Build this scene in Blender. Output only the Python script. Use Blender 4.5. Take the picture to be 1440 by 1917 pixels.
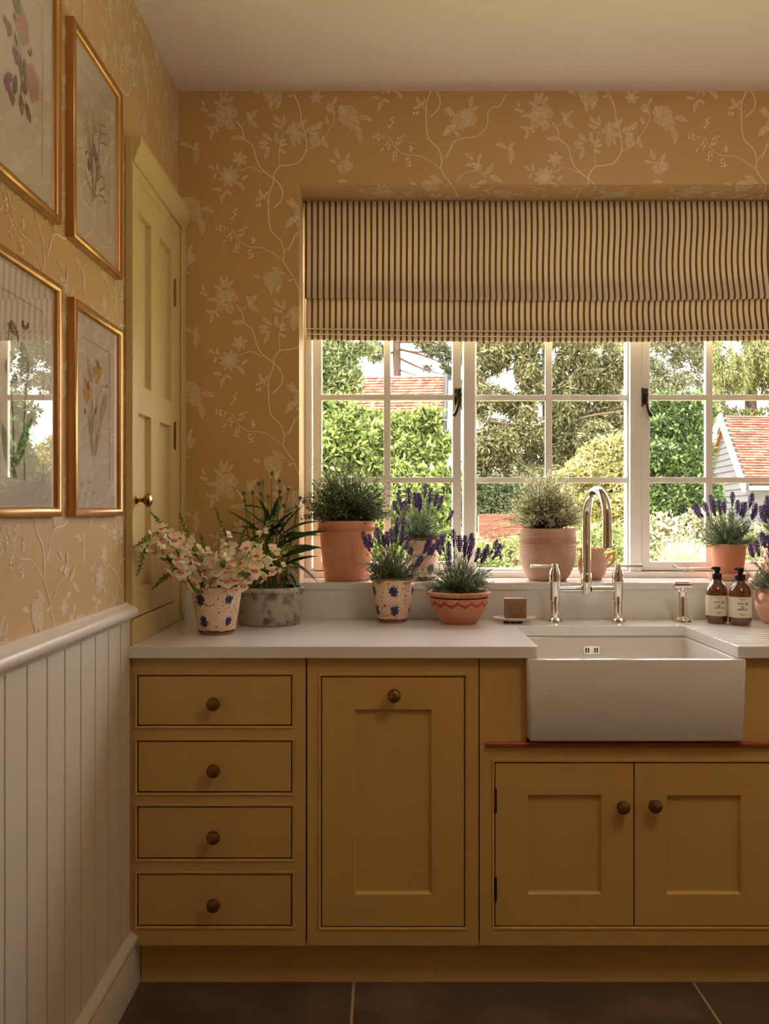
import bpy, math, random
import numpy as np
from mathutils import Vector, Matrix, Quaternion
random.seed(4); R = np.random.default_rng(7)
for o in list(bpy.data.objects): bpy.data.objects.remove(o)
PI = math.pi
CAMZ = 1.307; F = 1640.0
def S(Y): return F / Y
def P(px, py, Y): return Vector(((px-720)*Y/F, Y, CAMZ-(py-958.5)*Y/F))   # a point of the place seen at a pixel, at depth Y
# ---------------------------------------------------------------- camera, sky, sun, fill light, exposure
sc = bpy.context.scene; col = sc.collection
cd = bpy.data.cameras.new('camera'); cam = bpy.data.objects.new('camera', cd); col.objects.link(cam)
cd.sensor_fit = 'HORIZONTAL'; cd.sensor_width = 36; cd.lens = 36*F/1440; cd.clip_start = .02; cd.clip_end = 300
cam.location = (0, 0, CAMZ); cam.rotation_euler = (PI/2, 0, 0); sc.camera = cam
w = bpy.data.worlds.new('sky'); sc.world = w; w.use_nodes = True
bg = w.node_tree.nodes['Background']; bg.inputs[0].default_value = (1, .965, .985, 1); bg.inputs[1].default_value = 7.0
sd = bpy.data.lights.new('sun', 'SUN'); sun = bpy.data.objects.new('sun', sd); col.objects.link(sun)
sd.energy = 8.5; sd.angle = .01; sd.color = (1, .95, .84)
sun.rotation_euler = Vector((.62, .30, -.95)).to_track_quat('-Z', 'Y').to_euler()
def lamp(name, loc, energy, size, color, rot=(0,0,0)):
    d = bpy.data.lights.new(name, 'AREA'); o = bpy.data.objects.new(name, d); col.objects.link(o)
    d.energy = energy; d.size = size; d.color = color; o.location = loc; o.rotation_euler = rot; return o
def point_light(name, loc, energy, r, color):
    d = bpy.data.lights.new(name, 'POINT'); o = bpy.data.objects.new(name, d); col.objects.link(o); d.energy = energy; d.shadow_soft_size = r; d.color = color; o.location = loc
point_light('fill_light', (1.0, 1.2, 2.48), 11, .11, (1, .84, .72))  # unseen light added to brighten the ceiling and upper walls, not a fitting
sc.view_settings.view_transform = 'Standard'; sc.view_settings.look = 'None'
sc.view_settings.gamma = 1; sc.view_settings.use_curve_mapping = False; sc.view_settings.exposure = 0.56

# ---------------------------------------------------------------- helpers
def lin(c):
    return tuple((x/255/12.92 if x/255 <= .04045 else ((x/255+.055)/1.055)**2.4) for x in c[:3]) + (1,)
def mat(name, rgb, rough=.5, metal=0, rgb2=None, scale=8, detail=4, bump=0, bscale=60, spec=.5, lo=.35, hi=.65, coat=0, stretch=None):
    m = bpy.data.materials.new(name); m.use_nodes = True; n = m.node_tree; b = n.nodes['Principled BSDF']
    b.inputs['Base Color'].default_value = lin(rgb); b.inputs['Roughness'].default_value = rough
    b.inputs['Metallic'].default_value = metal; b.inputs['Specular IOR Level'].default_value = spec
    b.inputs['Coat Weight'].default_value = coat; b.inputs['Coat Roughness'].default_value = .08
    tc = n.nodes.new('ShaderNodeTexCoord'); vec = tc.outputs['Object']
    if stretch:
        mp = n.nodes.new('ShaderNodeMapping'); mp.inputs['Scale'].default_value = stretch
        n.links.new(vec, mp.inputs[0]); vec = mp.outputs[0]
    if rgb2:
        t = n.nodes.new('ShaderNodeTexNoise'); t.inputs['Scale'].default_value = scale; t.inputs['Detail'].default_value = detail
        n.links.new(vec, t.inputs['Vector'])
        r = n.nodes.new('ShaderNodeValToRGB'); r.color_ramp.elements[0].position = lo; r.color_ramp.elements[1].position = hi
        r.color_ramp.elements[0].color = lin(rgb); r.color_ramp.elements[1].color = lin(rgb2)
        n.links.new(t.outputs['Fac'], r.inputs[0]); n.links.new(r.outputs[0], b.inputs['Base Color'])
    if bump:
        t2 = n.nodes.new('ShaderNodeTexNoise'); t2.inputs['Scale'].default_value = bscale; t2.inputs['Detail'].default_value = 5
        n.links.new(vec, t2.inputs['Vector'])
        bp = n.nodes.new('ShaderNodeBump'); bp.inputs['Strength'].default_value = bump; bp.inputs['Distance'].default_value = .002
        n.links.new(t2.outputs['Fac'], bp.inputs['Height']); n.links.new(bp.outputs[0], b.inputs['Normal'])
    return m
def leafmat(name, cols, trans=.35, rough=.5):
    m = bpy.data.materials.new(name); m.use_nodes = True; n = m.node_tree; n.nodes.clear()
    g = n.nodes.new('ShaderNodeNewGeometry'); r = n.nodes.new('ShaderNodeValToRGB')
    while len(r.color_ramp.elements) < len(cols): r.color_ramp.elements.new(.5)
    for i, c in enumerate(cols):
        r.color_ramp.elements[i].position = i/max(1, len(cols)-1); r.color_ramp.elements[i].color = lin(c)
    n.links.new(g.outputs['Random Per Island'], r.inputs[0])
    d = n.nodes.new('ShaderNodeBsdfPrincipled'); d.inputs['Roughness'].default_value = rough; d.inputs['Specular IOR Level'].default_value = .35
    t = n.nodes.new('ShaderNodeBsdfTranslucent'); x = n.nodes.new('ShaderNodeMixShader'); x.inputs[0].default_value = trans
    o = n.nodes.new('ShaderNodeOutputMaterial')
    n.links.new(r.outputs[0], d.inputs['Base Color']); n.links.new(r.outputs[0], t.inputs[0])
    n.links.new(d.outputs[0], x.inputs[1]); n.links.new(t.outputs[0], x.inputs[2]); n.links.new(x.outputs[0], o.inputs[0])
    return m
def glassmat(name, tint=(1, 1, 1, 1), ior=1.5, boost=1.0):
    m = bpy.data.materials.new(name); m.use_nodes = True; n = m.node_tree; n.nodes.clear()
    lw = n.nodes.new('ShaderNodeLayerWeight'); lw.inputs[0].default_value = .5        # facing = 1-cos: Schlick reflection, same from both sides
    f = n.nodes.new('ShaderNodeMath'); f.operation = 'POWER'; f.inputs[1].default_value = 5; n.links.new(lw.outputs['Facing'], f.inputs[0])
    mu = n.nodes.new('ShaderNodeMath'); mu.operation = 'MULTIPLY_ADD'; mu.inputs[1].default_value = .96*boost; mu.inputs[2].default_value = .04*boost; mu.use_clamp = True
    t = n.nodes.new('ShaderNodeBsdfTransparent'); t.inputs[0].default_value = tint
    g = n.nodes.new('ShaderNodeBsdfGlossy'); g.inputs['Roughness'].default_value = .0
    x = n.nodes.new('ShaderNodeMixShader'); o = n.nodes.new('ShaderNodeOutputMaterial')
    n.links.new(f.outputs[0], mu.inputs[0]); n.links.new(mu.outputs[0], x.inputs[0])
    n.links.new(t.outputs[0], x.inputs[1]); n.links.new(g.outputs[0], x.inputs[2]); n.links.new(x.outputs[0], o.inputs[0])
    return m

class MB:
    def __init__(s): s.v = []; s.f = []; s.m = []; s.uv = None
    def add(s, vs, fs, m=0):
        k = len(s.v); s.v += [tuple(p) for p in vs]
        for f in fs: s.f.append(tuple(i+k for i in f)); s.m.append(m)
        return s
    def box(s, x0, x1, y0, y1, z0, z1, m=0):
        return s.add([(x0,y0,z0),(x1,y0,z0),(x1,y1,z0),(x0,y1,z0),(x0,y0,z1),(x1,y0,z1),(x1,y1,z1),(x0,y1,z1)],
              [(0,3,2,1),(4,5,6,7),(0,1,5,4),(1,2,6,5),(2,3,7,6),(3,0,4,7)], m)
    def loft(s, loops, cap0=True, cap1=True, m=0, close=True):
        n = len(loops[0]); vs = [p for L in loops for p in L]; fs = []
        for a in range(len(loops)-1):
            for i in range(n if close else n-1):
                j = (i+1) % n; fs.append((a*n+i, a*n+j, (a+1)*n+j, (a+1)*n+i))
        if cap0: fs.append(tuple(range(n-1, -1, -1)))
        if cap1: fs.append(tuple((len(loops)-1)*n+i for i in range(n)))
        return s.add(vs, fs, m)
    def lathe(s, prof, c=(0,0,0), n=32, m=0, axis='z', sx=1, sy=1):
        loops = []
        for r, z in prof:
            L = []
            for i in range(n):
                a = 2*PI*i/n; x, y = max(r, 1e-5)*math.cos(a)*sx, max(r, 1e-5)*math.sin(a)*sy
                if axis == 'z': L.append((c[0]+x, c[1]+y, c[2]+z))
                elif axis == '-y': L.append((c[0]+x, c[1]-z, c[2]+y))
                elif axis == 'x': L.append((c[0]+z, c[1]+x, c[2]+y))
            loops.append(L)
        return s.loft(loops, True, True, m)
    def tube(s, pts, rad, n=8, m=0):
        pts = [Vector(p) for p in pts]; k = len(pts); loops = []
        if not hasattr(rad, '__len__'): rad = [rad]*k
        up = None
        for i in range(k):
            d = (pts[min(i+1, k-1)]-pts[max(i-1, 0)]).normalized()
            if up is None:
                up = Vector((0,0,1)) if abs(d.z) < .9 else Vector((1,0,0))
            a = d.cross(up); a.normalize(); b = d.cross(a); up = -b if False else a.cross(d)
            loops.append([pts[i]+(a*math.cos(2*PI*j/n)+b*math.sin(2*PI*j/n))*rad[i] for j in range(n)])
        return s.loft(loops, True, True, m)
    def prism(s, poly, z0, z1, m=0):
        return s.loft([[(x, y, z0) for x, y in poly], [(x, y, z1) for x, y in poly]], m=m)
    def ext(s, prof, x0, x1, m=0, axis='x'):            # profile (a,b) extruded along x (a=y,b=z) or y (a=x,b=z)
        g = (lambda t, a, b: (t, a, b)) if axis == 'x' else (lambda t, a, b: (a, t, b))
        return s.loft([[g(x0, a, b) for a, b in prof], [g(x1, a, b) for a, b in prof]], m=m)
    def rectloft(s, x0, x1, z0, z1, prof, m=0, cap=False):   # prof: (inset, y)
        loops = [[(x0+d, y, z0+d), (x1-d, y, z0+d), (x1-d, y, z1-d), (x0+d, y, z1-d)] for d, y in prof]
        return s.loft(loops, False, cap, m)
    def build(s, name, mats, parent=None, loc=(0,0,0), rot=(0,0,0), smooth=35, bevel=0, recalc=True, seg=2):
        me = bpy.data.meshes.new(name); me.from_pydata(s.v, [], s.f)
        if not isinstance(mats, (list, tuple)): mats = [mats]
        for q in mats: me.materials.append(q)
        me.polygons.foreach_set('material_index', s.m)
        if recalc:
            import bmesh
            b = bmesh.new(); b.from_mesh(me); bmesh.ops.recalc_face_normals(b, faces=b.faces); b.to_mesh(me); b.free()
        if smooth: me.shade_smooth(); me.set_sharp_from_angle(angle=math.radians(smooth))
        o = bpy.data.objects.new(name, me); col.objects.link(o); o.parent = parent; o.location = loc; o.rotation_euler = rot
        if bevel:
            q = o.modifiers.new('bevel', 'BEVEL'); q.width = bevel; q.segments = seg; q.limit_method = 'ANGLE'; q.angle_limit = .7
        return o
def tag(o, label, cat=None, group=None, kind=None):
    if label: o['label'] = label
    if cat: o['category'] = cat
    if group: o['group'] = group
    if kind: o['kind'] = kind
    return o
def empty(name, loc=(0,0,0), rz=0):
    o = bpy.data.objects.new(name, None); col.objects.link(o); o.location = loc; o.rotation_euler = (0,0,rz); o.empty_display_size = .05; return o
def struct(o, label=None): o['kind'] = 'structure'; o['label'] = label or o.name.replace('_', ' '); return o
def npmesh(name, V, Fq, m, parent=None, k=4, loc=(0,0,0)):
    me = bpy.data.meshes.new(name); V = np.asarray(V, dtype=np.float32).reshape(-1, 3); Fq = np.asarray(Fq, dtype=np.int32)
    me.vertices.add(len(V)); me.vertices.foreach_set('co', V.ravel())
    me.loops.add(Fq.size); me.loops.foreach_set('vertex_index', Fq.ravel())
    me.polygons.add(len(Fq)); me.polygons.foreach_set('loop_start', np.arange(0, Fq.size, k, dtype=np.int32))
    me.update(calc_edges=True); me.materials.append(m)
    o = bpy.data.objects.new(name, me); col.objects.link(o); o.parent = parent; o.location = loc; return o
def leaves(Pn, D, L, W, fold=.0, roll=None):
    """rhombic leaves: base at Pn, along D, length L, width W -> verts (n*4,3)"""
    n = len(Pn); D = D/np.linalg.norm(D, axis=1, keepdims=True)
    r = R.normal(size=(n, 3)) if roll is None else roll
    A = np.cross(D, r); A /= np.linalg.norm(A, axis=1, keepdims=True)+1e-9
    L = np.broadcast_to(L, (n,))[:, None]; W = np.broadcast_to(W, (n,))[:, None]
    N = np.cross(A, D)
    V = np.stack([Pn, Pn+D*L*.45+A*W/2+N*W*fold, Pn+D*L, Pn+D*L*.45-A*W/2+N*W*fold], 1)
    return V.reshape(-1, 3)
def quads(V): return np.arange(len(V)).reshape(-1, 4)
def crom(pts, k=6):
    pts = [Vector(p) for p in pts]; q = [pts[0]*2-pts[1]]+pts+[pts[-1]*2-pts[-2]]; out = []
    for i in range(1, len(q)-2):
        for j in range(k):
            t = j/k; a, b, c, d = q[i-1], q[i], q[i+1], q[i+2]
            out.append(.5*((2*b)+(c-a)*t+(2*a-5*b+4*c-d)*t*t+(3*b-a-3*c+d)*t**3))
    out.append(pts[-1]); return out
def text(body, size, m, name, parent, loc, rad=None, shear=0, align='CENTER', thick=0, depth=.0001):
    c = bpy.data.curves.new(name, 'FONT'); c.body = body; c.size = size; c.align_x = align; c.align_y = 'CENTER'; c.shear = shear; c.offset = thick; c.resolution_u = 3
    t = bpy.data.objects.new(name, c); col.objects.link(t)
    dg = bpy.context.evaluated_depsgraph_get(); me = bpy.data.meshes.new_from_object(t.evaluated_get(dg))
    col.objects.unlink(t); bpy.data.objects.remove(t)
    for v in me.vertices:
        x, y = v.co.x, v.co.y
        v.co = (rad*math.sin((x+loc[0])/rad), -rad*math.cos((x+loc[0])/rad)+0, y+loc[2]) if rad else (x+loc[0], loc[1], y+loc[2])
    me.materials.clear(); me.materials.append(m)
    o = bpy.data.objects.new(name, me); col.objects.link(o); o.parent = parent; return o

# ---------------------------------------------------------------- materials
WALLC = (206, 168, 104)
M_wall = mat('ochre_wallpaper', WALLC, .36, rgb2=(201, 162, 98), scale=3, bump=.05, bscale=300, spec=.75)
M_wall.node_tree.nodes['Principled BSDF'].inputs['Sheen Weight'].default_value = .32; M_wall.node_tree.nodes['Principled BSDF'].inputs['Sheen Roughness'].default_value = .45
M_pf = mat('wallpaper_print_fill', (216, 184, 130), .4)
M_pl = mat('wallpaper_print_line', (246, 228, 200), .4)
for _m in (M_pf, M_pl):
    _m.node_tree.nodes['Principled BSDF'].inputs['Sheen Weight'].default_value = .75; _m.node_tree.nodes['Principled BSDF'].inputs['Sheen Roughness'].default_value = .45
M_ceil = mat('ceiling_paint', (246, 234, 224), .8)
M_white = mat('white_window_paint', (240, 236, 230), .35)
M_panel = mat('cream_panel_paint', (216, 206, 188), .35, bump=.04, bscale=200)
M_cab = mat('ochre_cabinet_paint', (212, 172, 102), .38, rgb2=(208, 167, 97), scale=5, bump=.03, bscale=300)
M_cup = mat('olive_cream_cupboard_paint', (212, 188, 130), .35, bump=.03, bscale=300)
M_dark = mat('dark_gap', (30, 18, 8), .9)
M_quartz = mat('white_quartz', (234, 230, 224), .09, rgb2=(226, 220, 212), scale=4, detail=8, lo=.45, hi=.8)
M_sink = mat('glazed_fireclay', (228, 222, 213), .08, coat=.3)
M_floor = mat('dark_stone', (108, 90, 76), .42, rgb2=(84, 68, 58), scale=5, detail=9, bump=.6, bscale=25)
M_floor2 = mat('dark_stone_veined', (94, 78, 66), .42, rgb2=(122, 100, 82), scale=4, detail=12, bump=.6, bscale=25, lo=.48, hi=.62)
M_grout = mat('grout', (190, 166, 136), .9)
M_oak = mat('mahogany_strip', (176, 92, 44), .3, rgb2=(148, 68, 30), scale=12, stretch=(1, 20, 20))
M_bronze = mat('aged_bronze', (160, 126, 84), .34, 1, rgb2=(122, 92, 60), scale=30)
M_brass = mat('worn_brass', (150, 118, 76), .2, 1)
M_chrome = mat('polished_nickel', (226, 220, 210), .06, 1)
M_pewter = mat('pewter', (96, 88, 78), .35, 1, rgb2=(60, 54, 48), scale=40)
M_black = mat('black_plastic', (14, 14, 14), .25)
M_gold = mat('gilt_wood', (204, 158, 98), .32, .7, rgb2=(188, 138, 80), scale=20, stretch=(1, 1, .2))
M_mat = mat('mount_board', (232, 222, 208), .8)
M_paper = mat('print_paper', (230, 220, 205), .8)
M_glass = glassmat('window_glass'); M_pglass = glassmat('picture_glass', boost=1.8)
M_soil = mat('potting_soil', (44, 32, 24), .95, rgb2=(24, 18, 14), scale=60, bump=1, bscale=90)
M_terra = mat('terracotta', (226, 162, 124), .75, rgb2=(212, 142, 104), scale=10, bump=.2, bscale=50)
M_terra2 = mat('pale_terracotta', (200, 164, 140), .8, rgb2=(182, 140, 116), scale=14, detail=8, bump=.3, bscale=60)
M_terra3 = mat('orange_terracotta', (206, 136, 102), .6, rgb2=(194, 122, 90), scale=12, bump=.1)
M_terra4 = mat('pink_terracotta', (222, 172, 146), .75, rgb2=(208, 156, 130), scale=12, bump=.1)
M_tdark = mat('terracotta_slip', (150, 72, 46), .5)
M_cream = mat('cream_glaze', (236, 208, 180), .32, rgb2=(226, 190, 156), scale=14)
M_blue = mat('blue_glaze', (54, 66, 130), .35, rgb2=(30, 36, 84), scale=90)
M_brown = mat('brown_glaze', (84, 50, 34), .4)
M_rim = mat('bare_clay_rim', (140, 96, 68), .8, rgb2=(98, 66, 50), scale=40)
M_stonepot = mat('weathered_stoneware', (176, 166, 150), .6, rgb2=(108, 84, 70), scale=32, detail=10, bump=.7, bscale=40, lo=.5, hi=.66)
M_amber = bpy.data.materials.new('amber_glass'); M_amber.use_nodes = True
_b = M_amber.node_tree.nodes['Principled BSDF']; _b.inputs['Base Color'].default_value = lin((122, 62, 22)); _b.inputs['Roughness'].default_value = .04
_b.inputs['Transmission Weight'].default_value = .55; _b.inputs['Coat Weight'].default_value = 1; _b.inputs['Coat Roughness'].default_value = .03
M_label = mat('label_paper', (226, 218, 196), .7); M_ink = mat('ink', (52, 50, 46), .8)
M_soap = mat('brown_soap', (146, 110, 74), .5, rgb2=(134, 98, 64), scale=20); M_soapd = mat('soap_stamp', (112, 80, 52), .6)
M_dish = mat('dish_glaze', (222, 206, 188), .3)
L_rose = leafmat('rosemary_leaf', [(76, 96, 56), (112, 128, 88), (148, 158, 122)], .25)
L_lav = leafmat('lavender_leaf', [(98, 116, 84), (138, 152, 120), (168, 176, 148)], .3)
L_purple = leafmat('lavender_flower', [(78, 56, 112), (132, 106, 168), (98, 74, 138)], .2)
L_pale = leafmat('pale_shrub_leaf', [(136, 140, 92), (204, 202, 164), (226, 222, 190), (160, 160, 112)], .35)
L_dark = leafmat('dark_leaf', [(40, 66, 34), (62, 92, 46)], .25, .4)
L_stem = leafmat('green_stem', [(86, 112, 48), (110, 134, 64)], .2)
L_bud = leafmat('bud_green', [(150, 166, 84), (178, 186, 108)], .3)
L_petal = leafmat('snapdragon_petal', [(255, 246, 226), (255, 240, 216), (248, 244, 192), (255, 226, 208)], .2)
L_tubey = leafmat('snapdragon_throat', [(244, 240, 176), (250, 238, 204)], .25)
L_pink = leafmat('snapdragon_pink', [(240, 136, 122), (246, 176, 158)], .2)
M_bark = mat('bark', (96, 78, 62), .9, rgb2=(60, 48, 40), scale=8, bump=1, bscale=20, stretch=(4, 4, 1))
M_twig = mat('twig', (70, 52, 38), .9)

# ---------------------------------------------------------------- room shell
XL, XR, YB, YR, ZC = -.706, 2.25, 3.0, -2.6, 2.748
WX0, WX1, WZ0, WZ1 = -.2925, 1.56, 1.043, 2.428
M_plain = mat('cream_wall_paint', (240, 222, 192), .8)
M_grey = mat('plain_render', (190, 178, 160), .9)
b = MB()
b.box(XL-.2, WX0, YB, YB+.3, 0, ZC).box(WX1, XR+.2, YB, YB+.3, 0, ZC).box(WX0, WX1, YB, YB+.3, 0, WZ0).box(WX0, WX1, YB, YB+.3, WZ1, ZC)
wall_back = struct(b.build('wall_back', M_wall, smooth=0), 'back wall with ochre floral wallpaper around the window')
wall_left = struct(MB().box(XL-.2, XL, YR-.2, YB, 0, ZC).build('wall_left', M_wall, smooth=0), 'left wall papered above cream panelling')
struct(MB().box(XR, XR+.2, YR-.2, YB, 0, ZC).build('wall_right', M_plain, smooth=0), 'right wall')
b = MB(); b.box(XL, XR, YR-.2, YR, 0, ZC)
struct(b.build('wall_rear', M_plain, smooth=0), 'plain rear wall behind the viewer')
ceiling = struct(MB().box(XL-.2, XR+.2, YR-.2, YB+.3, ZC, ZC+.2).build('ceiling', M_ceil, smooth=0), 'plain cream ceiling')
floor = struct(MB().box(XL-.2, XR+.2, YR-.2, YB+.3, -.25, -.002).build('floor', M_grout, smooth=0), 'dark stone tiled floor')
y = 3.0-.55; k = 0
tm = {}
for j in range(8):
    y1 = 2.60-.62*j; y0 = y1-.62; off = -.085 if j % 2 == 0 else .38
    for i in range(-2, 4):
        x0 = off+.945*i; x1 = x0+.945
        a, c = max(x0+.0035, XL), min(x1-.0035, XR)
        if c-a < .02: continue
        tz = random.uniform(-.0006, .0006)
        t = MB().box(a, c, max(y0+.003, YR), y1-.003, -.03, tz).build('floor_tile', M_floor2 if (i+j) % 2 == 0 else M_floor, floor, smooth=0, bevel=.002)

# tongue and groove boards, dado rail, baseboard on the left wall
BE = 2.385
bm_ = None
for i in range(26):
    y1 = 2.396-.1*i; y0 = y1-.1
    if y1 > BE: y1 = BE
    MB().ext([(XL, y0+.0004), (XL+.010, y0+.0004), (XL+.014, y0+.006), (XL+.014, y1-.006), (XL+.010, y1-.0004), (XL, y1-.0004)], 0, 1).v
    q = MB(); pr = [(XL, y0+.0004), (XL+.003, y0+.0004), (XL+.014, y0+.0045), (XL+.014, y1-.0045), (XL+.003, y1-.0004), (XL, y1-.0004)]
    q.prism(pr, .13, 1.03); q.build('panel_board', M_panel, wall_left, smooth=0)
def arc(cx, cy, r, a0, a1, n=8): return [(cx+r*math.cos(math.radians(a0+(a1-a0)*i/n)), cy+r*math.sin(math.radians(a0+(a1-a0)*i/n))) for i in range(n+1)]
dp = [(XL, 1.010), (XL+.016, 1.010), (XL+.018, 1.018)]+arc(XL+.020, 1.036, .017, -80, 80)+[(XL+.014, 1.056), (XL+.008, 1.062), (XL, 1.062)]
struct(MB().ext(dp, -.2, BE-.004, axis='y').build('trim_1', M_panel), 'rounded cream dado rail on the left wall')
bp = [(XL, 0), (XL+.026, 0), (XL+.026, .118), (XL+.022, .124), (XL+.024, .128)]+arc(XL+.020, .144, .014, -60, 80)+[(XL+.016, .162), (XL+.012, .166), (XL, .166)]
bpl = [(XL, 0), (XL+.026, 0), (XL+.026, .1215), (XL, .1215)]
struct(MB().ext(bp, YR, 2.388, axis='y').ext(bpl, 2.3885, 2.4395, axis='y').build('baseboard_left', M_panel), 'moulded cream baseboard on the left wall')

# ---------------------------------------------------------------- wallpaper print
def z3(x, y): return (330+x/4.114, 160+y/4.114)
def z5(x, y): return (640+x/3.4286, 160+y/3.4286)
POLY = []          # (layer, [(px,py)...])
def stroke(pts, wd, smooth=True, taper=False):
    q = crom([(a, c, 0) for a, c in pts], 4) if smooth and len(pts) > 2 else [Vector((a, c, 0)) for a, c in pts]
    L, Rr = [], []
    for i, p in enumerate(q):
        d = q[min(i+1, len(q)-1)]-q[max(i-1, 0)]
        if d.length < 1e-6: d = Vector((1, 0, 0))
        d.normalize(); nn = Vector((-d.y, d.x, 0)); ww = wd/2*(1-.8*abs(2*i/(len(q)-1)-1) if taper else 1)
        L.append(p+nn*ww); Rr.append(p-nn*ww)
    for i in range(len(q)-1): POLY.append((1, [(v.x, v.y) for v in (L[i], L[i+1], Rr[i+1], Rr[i])]))
def leaf2(x, y, ln, ang, wd=None):            # x,y centre, ang degrees (0=right, 90=up)
    wd = wd or ln*.34; a = math.radians(ang); ux, uy = math.cos(a), -math.sin(a); vx, vy = -uy, ux; bend = random.uniform(-.12, .12)*ln
    def pt(t, s_): return (x+ux*ln*(t-.5)+vx*(s_*wd/2*math.sin(PI*min(1, t*1.02))**.8*(1.25-.5*t)+bend*(t-.5)**2*4), y+uy*ln*(t-.5)+vy*(s_*wd/2*math.sin(PI*min(1, t*1.02))**.8*(1.25-.5*t)+bend*(t-.5)**2*4))
    T = [0, .15, .35, .55, .75, .9, 1]
    POLY.append((0, [pt(t, 1) for t in T]+[pt(t, -1) for t in T[-2:0:-1]]))
    stroke([pt(t, 1) for t in T], .8, False); stroke([pt(t, -1) for t in T], .8, False); stroke([pt(t, 0) for t in T], .7, False)
    for t in (.3, .5, .7):
        stroke([pt(t-.08, 0), pt(t+.06, .75)], .45, False); stroke([pt(t-.08, 0), pt(t+.06, -.75)], .45, False)
def rose(x, y, r, lob=7, rings=3):
    ph = random.random()*6
    for k in range(rings):
        rr = r*(1-k/(rings+.3)); q = []
        for i in range(lob*5):
            a = 2*PI*i/(lob*5); e = rr*(.80+.22*abs(math.sin(lob*a/2+ph+k)))
            q.append((x+e*math.cos(a)*.95, y+e*math.sin(a)))
        if k == 0: POLY.append((0, q))
        stroke(q+[q[0]], .8 if k == 0 else .65, False); lob = max(4, lob-1)
    for i in range(int(r*1.3)):
        a = random.random()*6.28; e = r*random.uniform(.15, .8); da = random.uniform(-.7, .7)
        stroke([(x+e*math.cos(a), y+e*math.sin(a)), (x+(e+r*.16)*math.cos(a+da*.2), y+(e+r*.16)*math.sin(a+da*.2))], .5, False)
def star(x, y, r, n=5, a0=0):
    for i in range(n):
        a = a0+360*i/n; leaf2(x+r*.55*math.cos(math.radians(a)), y-r*.55*math.sin(math.radians(a)), r, a, r*.45)
def berry(x, y, ln, ang):
    a = math.radians(ang)
    for i in range(15):
        t = random.random(); s_ = random.uniform(-1, 1); e = ln*(t-.5); wdt = ln*.28*math.sin(PI*(.15+.75*t))
        cx, cy = x+math.cos(a)*e+math.sin(a)*s_*wdt, y-math.sin(a)*e+math.cos(a)*s_*wdt
        POLY.append((1, [(cx+1.3*math.cos(g), cy+1.7*math.sin(g)) for g in (0, 1.05, 2.1, 3.14, 4.2, 5.2)]))
def Z(pts, f=z3): return [f(*p) for p in pts]
q = 1/4.114
for p in ([(465,275),(510,340),(525,410),(590,465),(615,560),(655,640),(735,705),(790,755),(820,820),(805,890),(745,950)],
          [(800,620),(755,680),(745,760),(712,860),(720,1080),(760,1150),(810,1200),(830,1290),(825,1350),(860,1410),(905,1471)],
          [(800,620),(930,600),(985,540),(1005,480),(995,380),(965,270),(950,170),(905,60)]): stroke(Z(p), 2.1)
for p in ([(800,620),(795,500),(830,350)], [(1005,500),(1110,440),(1170,350),(1215,270),(1215,220)], [(505,310),(540,285)],
          [(480,665),(570,630),(640,660),(680,668)], [(425,1100),(480,1190),(550,1240),(660,1250),(740,1290),(825,1350)], [(715,900),(680,870),(665,840)],
          [(830,1290),(890,1210),(910,1150),(940,1135)]): stroke(Z(p), 1.3)
stroke(Z([(670,470),(720,370),(765,340),(870,325),(935,250),(935,190),(965,140),(1015,130),(1050,60)], z5), 1.6)
stroke(Z([(740,620),(770,580),(830,550),(890,555),(925,590)], z5), 1.2)
for x, y, r in ((380,200,40),(345,185,34),(415,180,34),(442,215,36),(340,285,38),(415,305,36),(385,250,44),(330,230,32)): rose(*z3(x, y), r*q, 6, 2)
for x, y, l, a in ((350,95,95,100),(380,90,90,75),(415,110,70,50),(320,138,70,150),(275,230,85,175),(215,187,70,160),(208,140,45,105),(262,325,80,170),(275,378,75,255),(315,340,60,300),
    (560,235,80,110),(590,225,95,50),(590,290,110,-40),(475,405,100,180),(75,455,95,165),(150,470,75,60),(155,540,120,265),
    (275,632,60,-35),(318,630,60,95),(300,695,50,70),(505,775,85,-50),(530,710,60,40),(320,800,70,170),(355,862,90,250),(405,825,60,-30),
    (245,955,110,-15),(200,1085,130,-80),(60,890,50,120),(780,265,75,-45),(830,275,85,80),(780,315,80,-25),(700,400,90,-40),(770,400,90,100),(675,440,80,0),(685,475,80,-10),(700,525,85,70),
    (820,430,60,30),(825,460,60,10),(820,505,60,-25),(885,330,110,55),(930,310,110,45),(980,290,95,50),(900,420,110,-80),(935,400,110,-60),(950,370,110,-25),(1040,330,90,30),(1080,320,90,45),(1110,310,70,60),
    (1050,430,100,-80),(1085,420,100,-75),(1140,440,100,-65),(1060,370,70,0),(1160,270,60,110),(1225,115,60,65),(1200,200,60,-30),
    (1240,530,90,110),(1320,555,80,70),(1208,585,60,165),(1280,735,70,0),(885,915,85,-50),(870,1060,95,240),(925,1030,60,250),(650,830,70,105),(640,875,60,15),(690,840,60,60),
    (730,160,70,-80),(790,150,70,60),(620,50,60,-20),(790,1430,110,-30),(880,1500,40,20)): leaf2(*z3(x, y), l*q, a)
for x, y, l, a in ((700,165,70,-50),(828,100,75,80),(845,150,70,20),(690,285,80,60),(740,312,50,-50),(820,455,70,-40),(885,465,60,75),(825,508,60,10),(990,600,90,-30),(950,540,90,50),(900,620,60,20)): leaf2(*z5(x, y), l/3.4286, a)
rose(*z3(110,940), 80*q, 8, 4); rose(*z3(70,900), 38*q, 5, 2); rose(*z3(150,1000), 50*q, 6, 2)
rose(*z3(750,85), 72*q, 8, 4); rose(*z3(710,60), 40*q, 6, 2)
rose(*z3(1290,630), 52*q, 7, 3); rose(*z3(1330,620), 36*q, 5, 2); rose(*z3(1185,170), 32*q, 5, 3)
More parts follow.
